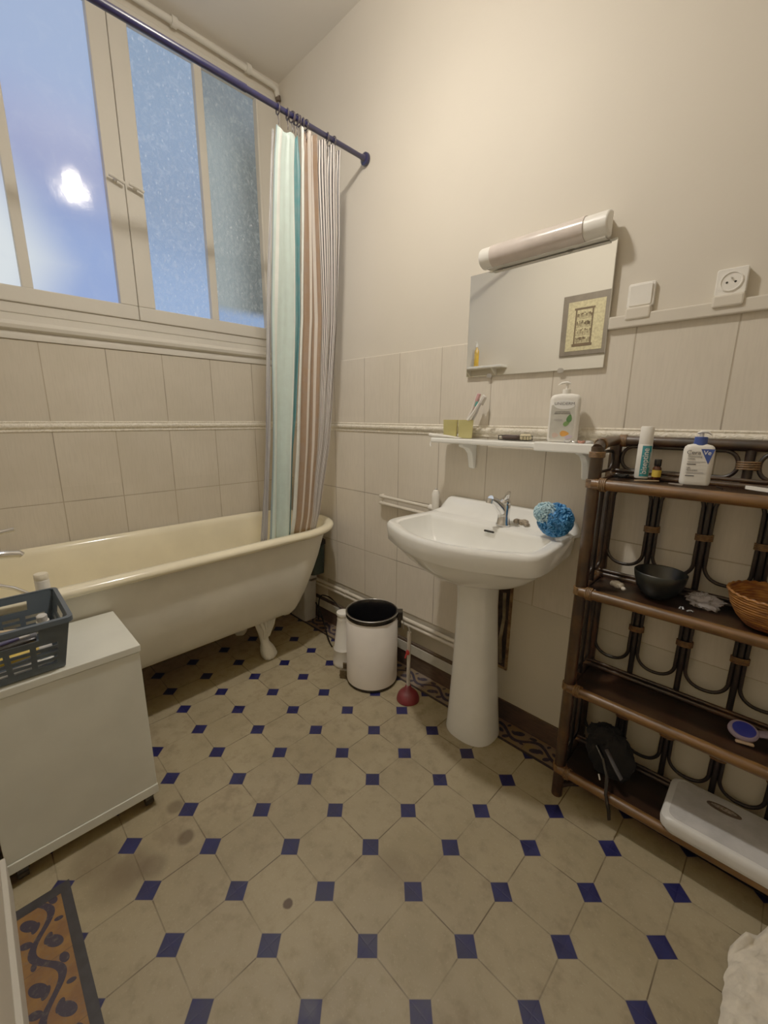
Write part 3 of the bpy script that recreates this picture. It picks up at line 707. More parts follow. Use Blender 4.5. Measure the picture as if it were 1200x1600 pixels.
# ------------------------------------------------------------------ wall shelf above basin
sh=thing('wall_shelf','narrow white shelf on curved brackets between mirror and washbasin','shelf',(0,0,0))
MB().box(1.24,1.895,-.125,-.022,1.198,1.218).build('shelf_board',M_porc,sh,bevel=.006,seg=3)
MB().box(1.70,1.897,-.133,-.024,1.190,1.2215).build('board_sleeve',M_porc,sh,bevel=.005,seg=3)
for bx in (1.385,1.845):
    m=MB(); pts=[(-.009,1.198),(-.11,1.198),(-.108,1.186),(-.07,1.176),(-.045,1.155),(-.035,1.125),(-.030,1.10),(-.022,1.092),(-.009,1.092)]
    A=[Vector((bx-.013,y,z)) for y,z in pts]; B=[Vector((bx+.013,y,z)) for y,z in pts]
    m.loft([A,B]).build('bracket',M_porc,sh,bevel=.005,seg=3,smooth=40)
MB().tube([(1.235,-.10,1.205),(1.228,-.105,1.20),(1.228,-.108,1.185),(1.236,-.112,1.180)],.003,8).build('end_hook',M_white,sh,smooth=50)
# cups
ct=1.2195
def cup(x,y,z,label):
    m=MB(); hw,hd=.030,.026
    o_=[[Vector((a,b,h)) for a,b in roundrect(hw*s,hd*s,.006)] for h,s in ((0,.86),(.004,.9),(.07,1.0),(.072,1.0),(.072,.93),(.006,.82))]
    m.loft(o_)
    o=m.build('tumbler',M_cup,None,smooth=40); o.location=(x,y,z); o.rotation_euler=(0,0,math.radians(38)); return tag(o,label,'cup',None)
cup(1.295,-.062,ct,'left of two square yellow plastic tumblers on the wall shelf')
cup(1.372,-.064,ct,'right square yellow plastic tumbler holding toothbrushes on the wall shelf')
def brush(b,t,cols,label,grp=None):
    b=Vector(b); t=Vector(t); d=(t-b)
    o=thing('toothbrush',label,'toothbrush',tuple(b),0,grp)
    sd_=d.normalized().cross(Vector((0,1,0))).normalized()
    MB().tube([Vector((0,0,0)),d*.3+sd_*.002,d*.6-sd_*.002,d*.85,d],[.0055,.006,.005,.0036,.004],8).build('handle',cols[0],o,smooth=60)
    m=MB(); c=d*.92; 
    Mx=Matrix.Translation(c)@d.to_track_quat('Z','Y').to_matrix().to_4x4()
    m.box(-.007,.007,-.012,-.002,-.015,.015,Mx); m.build('bristles',cols[1],o,bevel=.001)
M_pink=simple('pink_plastic',srgb(196,140,140),.4); M_aq=simple('aqua_bristle',srgb(70,150,140),.6); M_wb=simple('pale_bristle',srgb(206,198,188),.7)
brush((1.350,-.056,1.228),(1.408,-.045,1.372),(M_pink,M_aq),'pink toothbrush with green bristles in the right tumbler')
brush((1.358,-.068,1.228),(1.424,-.066,1.394),(M_wb,M_pink),'beige toothbrush standing tallest in the right tumbler')
brush((1.368,-.058,1.228),(1.433,-.040,1.378),(M_grey,M_wb),'grey toothbrush in the middle of the right tumbler')
brush((1.346,-.074,1.228),(1.460,-.080,1.385),(M_white,M_wb),'white curved toothbrush leaning rightmost in the right tumbler')
tt_=thing('toothpaste_tube','flat white toothpaste tube lying in front of the yellow tumblers','tube',(1.31,-.108,1.2195),math.radians(3))
rg=[]
for x,w_,h_ in ((-.065,.008,.014),(-.05,.0095,.0145),(0,.011,.011),(.05,.012,.005),(.068,.0125,.0022)):
    rg.append([Vector((x,w_*math.cos(a),h_/2+h_/2*math.sin(a))) for a in [2*PI*k/16 for k in range(16)]])
MB().loft(rg).build('tube_body',M_white,tt_,smooth=50)
MB().cyl((-.083,0,.008),(-.065,0,.008),.008,16).build('tube_cap',M_white,tt_,smooth=40)
# soap dish
sdh=thing('soap_dish','small dark wire soap dish with pale base on the wall shelf','soap dish',(1.60,-.075,1.2185))
m=MB(); R_=roundrect(.060,.028,.015,6)
for z in (.003,.018): m.tube([(x,y,z) for x,y in R_],.0013,6,closed=True)
for x,y in R_[::3]: m.tube([(x,y,.003),(x,y,.018)],.0011,6)
for xx in (-.04,-.02,0,.02,.04): m.tube([(xx,-.028,.003),(xx,.028,.003)],.0011,6)
m.build('wire_rack',M_blk2,sdh,smooth=60)
def soap(x,y,z,sz,rz,mat,label):
    m=MB(); rr=[[Vector((a,b,h)) for a,b in roundrect(sz[0]*s,sz[1]*s,min(sz[:2])*.5*s,5)] for h,s in ((0,.8),(sz[2]*.25,.98),(sz[2]*.7,1),(sz[2],.75))]
    m.loft(rr); o=m.build('soap_bar',mat,None,smooth=60); o.location=(x,y,z); o.rotation_euler=(0,0,rz); tag(o,label,'soap')
soap(1.585,-.075,1.2235,(.034,.02,.016),.1,simple('dark_soap',srgb(66,48,44),.6),'dark brown soap bar in the wire soap dish')
soap(1.638,-.070,1.2235,(.020,.015,.020),.5,simple('pale_soap',srgb(206,192,150),.6),'pale yellow soap piece beside the dark soap bar')
# gems / rings at shelf end
for i,(x,y,c,l) in enumerate(((1.80,-.10,M_grey,'clear hair elastic lying nearest the pump bottle on the wall shelf'),(1.823,-.095,M_steel,'shiny silver ring between two hair elastics on the wall shelf'),(1.846,-.10,simple('rosy_glass',srgb(170,110,90),.2),'rosy brown hair elastic at the right end of the wall shelf'),(1.868,-.092,M_grey,'small grey hair elastic tucked against the rattan shelf post'))):
    m=MB(); m.tube([(.0085*math.cos(a)*(1+.15*math.sin(3*a)),.007*math.sin(a),.006+.002*math.sin(2*a+i)) for a in [2*PI*k/20 for k in range(20)]],.0032,8,closed=True)
    o=m.build('hair_elastic' if i!=1 else 'finger_ring',c,None,smooth=60); o.location=(x,y,1.2195); tag(o,l,'hair elastic' if i!=1 else 'ring')
# ------------------------------------------------------------------ bottles
def bottle_body(w,d,h,rc,sh_,neck,n=6,taper=1.0):
    m=MB(); rr=[]
    for z,s in ((0,.93),(.004,.985),(.01,1.0),(h*.5,1.0),(h-sh_,taper),(h-sh_*.5,.93*taper),(h-sh_*.2,.78*taper)):
        rr.append([Vector((a,b,z)) for a,b in roundrect(w*s,d*s,rc*s,n)])
    nn=len(rr[0]); 
    ring=[]
    for a,b in roundrect(w,d,rc,n):
        an=math.atan2(b,a); ring.append(Vector((neck*math.cos(an),neck*math.sin(an),h)))
    rr.append(ring); m.loft(rr); return m
def pump(o,h,mat,collar,colh,neck,stem=.02,noz=-1,nl=.03):
    MB().lathe([(neck,h-.001),(neck*1.02,h+colh*.1),(neck*1.0,h+colh),(neck*.8,h+colh+.001)],n=28).build('collar',collar,o,smooth=40)
    MB().cyl((0,0,h+colh),(0,0,h+colh+stem),neck*.35,14).tube([(-noz*.010,0,h+colh+stem),(0,0,h+colh+stem+.004),(noz*nl*.6,0,h+colh+stem+.003),(noz*nl,0,h+colh+stem-.004)],[.005,.009,.007,.004],12,flat=.5).build('pump_head',mat,o,smooth=50)
FR=lambda y,x=0,z=0:Matrix.Translation((x,y,z))@Matrix.Rotation(PI/2,4,'X')
# tall pump bottle on wall shelf
u=thing('soap_bottle','large white rectangular pump bottle standing on the wall shelf below the mirror','pump bottle',(1.770,-.068,1.2225),math.radians(20))
bottle_body(.048,.026,.158,.016,.018,.018).build('bottle_body',M_white,u,smooth=40)
pump(u,.156,M_white,M_white,.016,.0125,.018,-1,.028)
MB().prism(roundrect(.0365,.055,.004),0,.0006,FR(-.0262,-.005,.066)).build('grey_label',simple('label_grey_green',srgb(196,194,182),.5),u)
MB().lathe([(.024,0),(.024,.0010)],n=32,sx=1.35,sy=.62,M=FR(-.0262,-.002,.122)).build('label_badge',M_wt,u)
text('lettering','UNIDERM',.0125,FR(-.0275,-.002,.125),M_ink,u,sx=1.15)
text('lettering','LAVANT SURGRAS\nDERMATOLOGIQUE',.0055,FR(-.0271,-.006,.096),M_ink,u)
text('lettering','Corps & Visage\nPeaux sensibles',.004,FR(-.0271,-.016,.072),M_inkl,u)
def leaf(cx,cz,L,W,rot): 
    P=[(L*math.cos(a),W*math.sin(a)*(1-.35*math.cos(a))) for a in [2*PI*k/20 for k in range(20)]]
    return MB().prism(P,0,.0011,FR(-.0262,cx,cz)@Matrix.Rotation(rot,4,'Z'))
leaf(.017,.078,.013,.008,1.4).build('leaf_print',M_green,u); leaf(.010,.062,.012,.007,.7).build('leaf_print',simple('leaf_green',srgb(110,150,80),.5),u)
leaf(.006,.028,.014,.009,0).build('flower_print',M_orange,u); leaf(-.022,.022,.010,.008,0).build('flower_print',simple('blossom_pink',srgb(206,176,160),.5),u); leaf(.02,.017,.012,.006,.2).build('flower_print',simple('blossom_lilac',srgb(196,180,196),.5),u)
# lotion bottle on rattan shelf
SZ=1.128
cv=thing('lotion_bottle','white lotion pump bottle with blue collar and blue triangle on the rattan top shelf','pump bottle',(2.165,-.135,SZ),math.radians(14))
bottle_body(.034,.018,.108,.014,.016,.015).build('bottle_body',M_white,cv,smooth=40)
pump(cv,.106,M_white,M_cblue,.020,.0145,.010,1,.022)
text('lettering','Cera',.0155,FR(-.0187,-.0125,.086),M_ink,cv,.0003)
P=[(0,0),(.030,0),(.020,-.040)]
MB().prism([(x,y) for x,y in P],0,.0004,FR(-.0181,.0015,.096)).build('blue_triangle',M_cblue,cv)
text('lettering','Ve',.0155,FR(-.0189,.0165,.086),M_wt,cv,.0003)
for z_,s_t,sz_ in ((.073,'Moisturising\nLotion',.0062),(.043,'Lait\nHydratant',.0062)):
    text('lettering',s_t,sz_,FR(-.0187,-.024,z_),M_ink,cv,align='LEFT')
for z_ in (.062,.059,.034,.031): MB().box(-.024,.016-(z_*100%3)*.004,-.0185,-.0181,z_,z_+.0008).build('small_print',M_inkl,cv)
for z_ in (.054,.023): MB().box(-.024,-.004,-.0186,-.0181,z_,z_+.0022).build('print_bar',M_ink,cv)
# antiseptic spray
bi=thing('spray_bottle','slim white cylindrical bottle with teal printed panel on the rattan top shelf','bottle',(2.03,-.10,SZ),math.radians(13))
MB().lathe([(.017,0),(.0185,.003),(.0185,.098),(.0175,.100)],n=36).build('bottle_body',M_white,bi,smooth=40)
MB().lathe([(.0178,.100),(.0180,.102),(.0175,.148),(.0155,.151)],n=36).build('cap',M_white,bi,smooth=40)
def cyl_patch(R,a0,a1,z0,z1,n=14):
    m=MB(); vs=[]
    for z in (z0,z1):
        for i in range(n+1):
            a=a0+(a1-a0)*i/n; vs.append(Vector((R*math.sin(a),-R*math.cos(a),z)))
    m.add(vs,[(i,i+1,n+1+i+1,n+1+i) for i in range(n)]); return m
cyl_patch(.0188,-.35,1.15,.006,.096).build('teal_panel',M_tealp,bi,smooth=90)
o=text('lettering','biseptine',.0215,FR(0,0,.051)@Matrix.Rotation(PI/2,4,'Z'),M_wt,bi,sx=.98)
for v_ in o.data.vertices:
    a=(v_.co.x)/.0192+.22; rr_=.0200-v_.co.y*.3; v_.co=Vector((rr_*math.sin(a),-rr_*math.cos(a),v_.co.z))
o=text('lettering','Spray antiseptique',.006,FR(0,0,.055)@Matrix.Rotation(PI/2,4,'Z'),M_wt,bi)
for v_ in o.data.vertices:
    a=(v_.co.x)/.0192+.90; rr_=.0194-v_.co.y*.3; v_.co=Vector((rr_*math.sin(a),-rr_*math.cos(a),v_.co.z))
yb_=thing('small_bottle','tiny brown glass bottle with black cap and yellow label','bottle',(2.068,-.100,SZ),math.radians(13))
MB().lathe([(.0105,0),(.0115,.002),(.0115,.032),(.008,.038)],n=24).build('bottle_body',M_amber,yb_,smooth=40)
MB().lathe([(.0088,.038),(.0095,.040),(.0095,.057),(.008,.058)],n=24).build('cap',M_black,yb_,smooth=40)
cyl_patch(.0117,-1.6,1.6,.007,.027).build('yellow_label',M_yellow,yb_,smooth=90)
# flat things on top shelf
def stick(name,a,b_,w_,mat,label,cat,h=.003,z=SZ):
    a=Vector(a);b_=Vector(b_); d=b_-a; L=d.length; ang=math.atan2(d.y,d.x); m=MB()
    P=[(x,w_*math.sqrt(max(0,1-(abs(x-L/2)/(L/2))**4))*s) for s,xs in ((1,[L*k/12 for k in range(13)]),(-1,[L*k/12 for k in range(12,-1,-1)])) for x in xs]
    m.prism(P,0,h); o=m.build(name,mat,None); o.location=(a.x,a.y,z); o.rotation_euler=(0,0,ang); return tag(o,label,cat)
stick('nail_file',(2.035,-.190),(2.088,-.150),.004,simple('pale_file',srgb(166,138,104),.5),'pale wooden nail file lying before the slim white bottle','nail file')
stick('hair_pin',(2.115,-.178),(2.150,-.185),.0022,M_steel,'short dark hair pin on the rattan shelf before the lotion bottle','hair pin')
stick('hair_pin',(2.215,-.150),(2.235,-.19),.002,M_rattd,'thin brown hair pin right of the lotion bottle','hair pin')
stick('toothbrush',(2.272,-.128),(2.36,-.178),.0055,M_white,'white plastic toothbrush lying flat at the right of the rattan top shelf','toothbrush',h=.008)
m=MB()
for k in range(9): m.tube([(2.0+random.uniform(-.02,.012),-.165+random.uniform(-.02,.02),SZ+.004+random.uniform(0,.008)) for _ in range(5)],.003,6)
tag(m.build('hair_tie',M_blk2,None,smooth=60),'tangled black hair tie beside the left post of the rattan shelf','hair tie')
# ------------------------------------------------------------------ rattan shelf
RW,RD=.66,.178
rs=thing('rattan_shelf','dark brown rattan bookcase with four shelves and looped back at the right wall','shelf',(1.937,-.216,0),math.radians(1.0))
ZT=1.232; SHZ=[.112,.432,.772,1.112]
def ring_bind(m,c,axis,r,n=4,pitch=.0042,flat=None,parent=None):
    """one continuous winding of cane, built as its own part"""
    ax=Vector(axis).normalized(); a=ax.orthogonal().normalized(); b_=ax.cross(a); N=14*n
    q=MB(); q.tube([Vector(c)+ax*((k/14-n/2)*pitch)+a*r*math.cos(2*PI*k/14)+b_*r*math.sin(2*PI*k/14) for k in range(N+1)],.0024,6)
    if flat is not None:
        for v_ in q.v: v_.y=flat+(v_.y-flat)*.58
    return q.build('cane_binding',M_cane,rs,smooth=60)
def poly(path,k=10):
    return path
for x,y in ((0,0),(RW,0),(0,RD),(RW,RD)):
    MB().tube([(x,y,0),(x,y,.4),(x,y,.8),(x,y,ZT-.012 if y==0 else ZT-.005)],[.018,.0185,.018,.018],16).build('post',M_ratt,rs,smooth=50)
for i,z in enumerate(SHZ):
    bd=MB().box(.012,RW-.012,-.004,RD+.004,z-.004,z+.006).build('shelf_board',M_board,rs,bevel=.002)
    MB().tube([(.0,-.012,z),(RW*.33,-.014,z),(RW*.66,-.013,z),(RW,-.012,z)],.0155,14).build('front_rail',M_rattl,rs,smooth=50)
    MB().tube([(.0,RD-.014,z+.012),(RW,RD-.014,z+.012)],.009,10).tube([(.0,RD-.014,z+.027),(RW,RD-.014,z+.027)],.006,10).build('back_rail',M_ratt,rs,smooth=50)
    for x in (0,RW): MB().tube([(x,0,z),(x,RD,z)],.011,10).build('side_rail',M_ratt,rs,smooth=50)
    for x in (0,RW):
        ring_bind(None,(x,0,z),(0,0,1),.0205,6)
        ring_bind(None,(x+(.03 if x==0 else -.03),-.012,z),(1,0,0),.0178,4,.0048)
        ring_bind(None,(x,RD,z+.01),(0,0,1),.0205,5)
# top rails (thick)
MB().tube([(0,-.004,ZT-.018),(0,.02,ZT-.008),(0,RD*.6,ZT),(0,RD,ZT)],.016,14).build('top_rail',M_ratt,rs,smooth=50)
MB().tube([(RW,-.004,ZT-.018),(RW,.02,ZT-.008),(RW,RD*.6,ZT),(RW,RD,ZT)],.016,14).build('top_rail',M_ratt,rs,smooth=50)
MB().tube([(0,RD,ZT),(RW*.5,RD,ZT),(RW,RD,ZT)],.016,14).build('top_rail',M_ratt,rs,smooth=50)
ring_bind(None,(0,0,ZT-.035),(0,0,1),.0205,4); ring_bind(None,(.02,RD,ZT),(1,0,0),.0175,5); ring_bind(None,(0,.025,ZT-.006),(0,1,.1),.0175,3)
def racetrack(cx,cz,hw,hh,plane,const,r=.0055,vertical=True):
    pts=[]; rr=min(hw,hh)
    for k in range(40):
        a=2*PI*k/40
        x=math.copysign(abs(math.cos(a))**.9,math.cos(a))*rr; z=math.copysign(abs(math.sin(a))**.9,math.sin(a))*rr
        if hh>hw: z+=math.copysign(hh-rr,math.sin(a)) if abs(math.sin(a))>1e-6 else 0
        else: x+=math.copysign(hw-rr,math.cos(a)) if abs(math.cos(a))>1e-6 else 0
        pts.append((cx+x,const,cz+z) if plane=='xz' else (const,cx+x,cz+z))
    return MB().tube(pts,r,8,closed=True)
nb=5; bw=RW/nb
for i in range(3):
    zl,zh=SHZ[i]+.035,SHZ[i+1]-.012
    for k in range(nb):
        racetrack(bw*(k+.5),(zl+zh)/2+.012,bw/2-.013,(zh-zl)/2-.014,'xz',RD-.004).build('back_loop',M_rattd,rs,smooth=60)
    for k in range(1,nb):
        MB().cyl((bw*k,RD-.002,SHZ[i]+.01),(bw*k,RD-.002,SHZ[i+1]),.0085,10).build('back_pole',M_rattd,rs,smooth=50)
        ring_bind(None,(bw*k,RD-.003,(zl+zh)/2+.01),(0,0,1),.0205,4,.005,flat=RD-.003)
    for x in (0,RW):
        MB().cyl((x,RD*.5,SHZ[i]+.01),(x,RD*.5,SHZ[i+1]),.0075,10).build('side_pole',M_rattd,rs,smooth=50)
        for cy in (.25,.75):
            racetrack(.0535 if cy<.5 else RD-.0535,(zl+zh)/2,.0305,(zh-zl)/2-.006,'yz',x,.005).build('side_loop',M_rattd,rs,smooth=60)
# gallery ovals
zl,zh=SHZ[3]+.03,ZT-.016
for k in range(2):
    racetrack(RW/2*(k+.5),(zl+zh)/2,RW/4-.022,(zh-zl)/2,'xz',RD-.004,.0055).build('gallery_oval',M_rattd,rs,smooth=60)
MB().cyl((RW/2,RD,SHZ[3]),(RW/2,RD,ZT),.0115,12).build('gallery_pole',M_rattd,rs,smooth=50)
ring_bind(None,(RW/2,RD-.002,(zl+zh)/2),(0,0,1),.026,4,.006,flat=RD-.002)
for x in (0,RW): racetrack(RD*.5,(SHZ[3]+.03+ZT-.03)/2,RD*.5-.022,(ZT-.03-SHZ[3]-.03)/2,'yz',x,.005).build('side_oval',M_rattd,rs,smooth=60)
MB().tube([(.0,.0,.035),(.07,.09,.04),(.12,RD,.05)],.011,10).build('foot_brace',M_ratt,rs,smooth=50)
MB().tube([(RW,.0,.035),(RW-.07,.09,.04),(RW-.12,RD,.05)],.011,10).build('foot_brace',M_ratt,rs,smooth=50)
# ------------------------------------------------------------------ things on lower rattan shelves
S2=.782
bo=thing('black_bowl','dark matt bowl on the second rattan shelf','bowl',(2.122,-.125,S2))
pr=[(.026,0),(.032,.002),(.045,.014),(.058,.034),(.065,.058),(.068,.078),(.066,.080),(.063,.077),(.055,.036),(.03,.010),(.005,.006)]
MB().lathe(pr,n=48).build('bowl_shell',simple('dark_slate_ceramic',srgb(14,19,18),.4,var=.2,bump=.1),bo,smooth=60)
cl=MB()
for k in range(7): cl.ball((k*.006-.02,.0+.002*math.sin(k),.012+.001*k),(.0045,.012-.0006*abs(k-3),.012-.001*abs(k-3)),12,8)
cl.ball((.026,0,.012),(.008,.006,.006),10,8)
o=cl.build('hair_claw',simple('ivory_ridged_plastic',srgb(206,196,180),.5),None,smooth=60); o.location=(2.020,-.150,S2); o.rotation_euler=(0,0,math.radians(-35)); tag(o,'small ivory ridged hair clip beside the dark bowl','hair clip')
# clear plastic bag
def crumple(name,cx,cy,cz,rx,ry,rz,mat,seed,amp,rot=0,nu=36,nv=22,freq=3.0):
    m=MB(); m.ball((0,0,0),1.0,nu,nv)
    for v_ in m.v:
        d=v_.copy(); n_=noise.fractal(d*freq+Vector((seed,seed*2,0)),1,2,4)+.5*abs(noise.noise(d*freq*2+Vector((seed,0,0))))
        v_*= (1+amp*n_)
        v_.x*=rx; v_.y*=ry; v_.z*=rz
    zmin=min(v_.z for v_ in m.v)
    for v_ in m.v: v_.z=max(v_.z,-rz*.8)+rz*.8
    o=m.build(name,mat,None,smooth=70); o.location=(cx,cy,cz); o.rotation_euler=(0,0,rot); return o
tbg=NT('clear_wrapper'); tbg.base((.75,.70,.72)); tbg.set(Roughness=.15); tbg.b.inputs['Alpha'].default_value=.35
tbg.bump(tbg.noise(tbg.vec('Object'),60,4),.8,.01)
o=crumple('plastic_wrapper',2.232,-.110,S2+.001,.038,.028,.020,tbg.m,3,.45,math.radians(-25)); tag(o,'crumpled clear plastic wrapper between the dark bowl and the wicker bowl','plastic wrapper')
m=MB()
for k in range(8): m.ball((random.uniform(-.018,.018),random.uniform(-.006,.006),.004+random.uniform(0,.003)),.0036,8,6)
o=m.build('hair_barrette',simple('glitter_metal',(.35,.38,.42),.15,.9),None,smooth=60); o.location=(2.20,-.183,S2); o.rotation_euler=(0,0,-.3); tag(o,'small glittering barrette at the front edge of the second rattan shelf','hair clip')
wk=thing('wicker_bowl','round golden woven wicker bowl at the right of the second rattan shelf','bowl',(2.370,-.141,S2+.002))
pr=[(.043,0),(.050,.002),(.068,.022),(.083,.05),(.091,.078),(.093,.085),(.090,.087),(.086,.080),(.075,.045),(.056,.015),(.01,.008)]
MB().lathe(pr,n=56).build('woven_shell',M_wick,wk,smooth=60)
m=MB(); m.tube([(.0915*math.cos(a),.0915*math.sin(a),.086+.0015*math.sin(a*28)) for a in [2*PI*k/112 for k in range(112)]],.0035,6,closed=True); m.build('rim',M_wick,wk,smooth=60)
bcap=MB().lathe([(.0,0),(.014,0),(.015,.002),(.015,.018),(.013,.020)],n=20,M=Matrix.Rotation(.5,4,'X')); o=bcap.build('bottle_cap',simple('dusty_blue',srgb(60,96,130),.4),None,smooth=40); o.location=(2.368,-.11,S2+.03); tag(o,'small blue cap lying inside the wicker bowl','bottle cap')
m=MB(); m.tube([(.0,.0,0),(.02,.01,.006),(.045,.0,.008),(.055,-.02,.004)],.006,8); o=m.build('black_strap',M_black,None,smooth=60); o.location=(2.375,-.135,S2+.03); tag(o,'black elastic strap inside the wicker bowl','strap')
# compact mirror on third shelf
S3=.442
cm=thing('compact_mirror','small round blue faced compact in a lilac plastic case on the third rattan shelf','mirror',(2.368,-.118,S3),.3)
Mx=Matrix.Rotation(math.radians(28),4,'X')
MB().lathe([(.030,0.0),(.034,.004),(.034,.012),(.030,.016)],n=36,M=Mx,c=(0,0,.014),sx=1.0,sy=.82).build('case',simple('lilac_plastic',srgb(150,134,158),.3),cm,smooth=40)
MB().lathe([(.026,.0155),(.026,.018),(.02,.019)],n=36,M=Mx,c=(0,0,.014),sx=1.0,sy=.82).build('blue_disc',simple('royal_blue',srgb(40,50,150),.4),cm,smooth=40)
MB().tube([(.03,0,.02),(.06,.01,.02),(.10,.02,.02)],[.012,.014,.010],10,flat=.6).build('handle',simple('lilac_plastic_clear',srgb(150,134,158),.3),cm,smooth=50)
MB().box(-.02,.02,-.035,-.026,.0,.006).build('pale_base',simple('peach_plastic',srgb(190,160,130),.4),cm,bevel=.002)
# black bag on bottom shelf
S4=.119
bg=thing('black_bag','black crumpled fabric bag slumped on the bottom rattan shelf','bag',(2.065,-.130,S4))
o=crumple('bag_body',0,0,.0,.072,.036,.085,M_blk2,11,.22,0,40,26,1.6); o.parent=bg
o=crumple('bag_flap',-.02,.0,.11,.05,.028,.035,M_blk2,4,.35,.4); o.parent=bg
MB().tube([(-.03,-.05,.12),(.0,-.075,.10),(.02,-.092,.06),(.03,-.122,.02),(.045,-.124,-.03),(.05,-.124,-.06)],.006,8,flat=.4).build('strap',M_black,bg,smooth=50)
MB().tube([(.0,-.06,.13),(.03,-.075,.10),(.055,-.07,.06)],.008,8,flat=.5).build('handle',simple('charcoal_webbing',(.03,.03,.035),.8),bg,smooth=50)
MB().box(.008,.012,-.09,-.089,.03,.05,Matrix.Rotation(-.3,4,'Y')).build('white_tag',M_wt,bg)
# bathroom scale
sc_=thing('bathroom_scale','white bathroom scale with oval dial leaning out over the bottom rattan shelf','scale',(2.388,-.146,.1285),math.radians(1))
m=MB(); rr=[[Vector((a,b_,z)) for a,b_ in roundrect(.155*s,.102*s,.028,6)] for z,s in ((0,.93),(.010,.95),(.012,.985),(.030,1.0),(.040,.985),(.046,.94),(.048,.90))]
m.loft(rr).build('scale_body',simple('scale_white',srgb(205,204,200),.35,var=.03),sc_,smooth=35)
m=MB(); m.prism(roundrect(.152,.100,.028,6),0,.0012,Matrix.Translation((0,0,.0478))@Matrix.Diagonal((.9,.86,1,1))).build('tread_mat',simple('greyish_tread',srgb(178,176,174),.7,bump=.3,bs=120),sc_)
MB().lathe([(.034,.0),(.034,.003),(.028,.0045)],c=(-.02,.045,.0478),n=40,sx=1.2,sy=.42).build('dial_window',simple('smoky_dial',srgb(84,74,70),.2),sc_,smooth=40)
MB().lathe([(.026,.0),(.024,.001)],c=(-.02,.045,.052),n=40,sx=1.2,sy=.3).build('dial_scale',simple('dial_print',srgb(130,118,110),.4,vs=200,var=.4),sc_,smooth=40)
for x in (-.1,.1):
    for y in (-.07,.07): pass
# ------------------------------------------------------------------ bin, brush, plunger
bn=thing('pedal_bin','white cylindrical metal bin with open black rim standing near the pedestal','waste bin',(.988,-.222,0),math.radians(-20))
m=MB(); m.lathe([(.122,.012),(.126,.014),(.127,.02),(.127,.355),(.1255,.357)],n=64,cap=(True,False))
for v_ in m.v:   # dent low at the front
    d=(v_-Vector((.10,-.075,.09)))
    if d.length<.07: v_*=1; v_.x-=.010*(1-d.length/.07)*.8; v_.y+=.010*(1-d.length/.07)*.6
m.build('bin_body',M_bin,bn,smooth=50)
MB().lathe([(.118,0),(.127,.002),(.129,.012),(.127,.016)],n=48).build('bin_base',M_black,bn,smooth=50)
MB().lathe([(.1275,.352),(.1295,.356),(.1295,.370),(.1265,.376),(.121,.376),(.118,.37),(.114,.33),(.112,.24),(.110,.10),(.02,.09)],n=64,cap=(False,True)).build('inner_bucket',M_black,bn,smooth=50)
m=MB(); m.tube([(.128*math.cos(a),.128*math.sin(a),.3745) for a in [2*PI*k/64 for k in range(64)]],.0022,8,closed=True); m.build('steel_rim',M_steel,bn,smooth=60)
m=MB(); A=math.radians(62); ca,sa=math.cos(A),math.sin(A)
Mh=Matrix.Rotation(A,4,'Z'); m.box(.124,.152,-.022,.022,.335,.378,Mh).box(.128,.145,-.014,.014,.29,.34,Mh); LH=m.build('lid_hinge',M_black,bn,bevel=.004)
m=MB(); m.tube([Mh@Vector((.115,0,.33)),Mh@Vector((.150,.0,.352)),Mh@Vector((.156,0,.33)),Mh@Vector((.156,0,.28))],.0018,6); m  .build('wire_handle',M_steel,LH,smooth=50)
Mp=Matrix.Rotation(math.radians(236),4,'Z'); MB().box(.12,.165,-.03,.03,.012,.018,Mp).box(.12,.16,-.035,-.028,.0,.05,Mp).box(.12,.16,.028,.035,0,.05,Mp).build('pedal_plate',simple('worn_pedal_metal',srgb(92,80,64),.5,.6,var=.3,vs=30),bn,bevel=.002)
tbh=thing('toilet_brush_holder','white conical toilet brush holder half hidden behind the white bin','toilet brush',(.786,-.240,0))
MB().lathe([(.054,0),(.058,.006),(.057,.02),(.051,.09),(.0535,.094),(.050,.10),(.036,.22),(.031,.26),(.033,.266),(.022,.29)],n=36).build('holder',M_white,tbh,smooth=50)
MB().lathe([(.034,.285),(.036,.29),(.034,.30),(.018,.306)],n=24).build('brush_lid',M_white,tbh,smooth=50)
pl=thing('toilet_plunger','dark red rubber plunger with pale stick handle beside the white bin','plunger',(1.228,-.215,0))
MB().lathe([(.050,0),(.054,.003),(.053,.012),(.047,.030),(.034,.046),(.018,.056),(.013,.075),(.011,.076)],n=40).build('rubber_cup',M_rub,pl,smooth=50)
SH=MB().tube([(0,0,.06),(-.002,.002,.2),(-.004,.004,.345)],.0085,12).build('stick_handle',simple('pale_stick',srgb(186,178,168),.5),pl,smooth=50)
MB().tube([(-.004,.004,.345),(-.006,.004,.36),(-.010,.004,.372),(-.016,.004,.366)],.003,8).build('hook',M_steel,SH,smooth=50)
MB().ball((-.004,-.004,.245),(.010,.006,.014)).tube([(-.008,-.008,.236),(-.014,-.010,.215)],.0035,6).build('red_tag',M_red,SH,smooth=50)
# chip of plaster
m=MB().ball((0,0,0),(.01,.004,.012),8,6); o=m.build('plaster_chip',M_yellow,None); o.location=(1.235,-.018,.104); tag(o,'small yellow chip resting on the brown baseboard behind the plunger','chip')
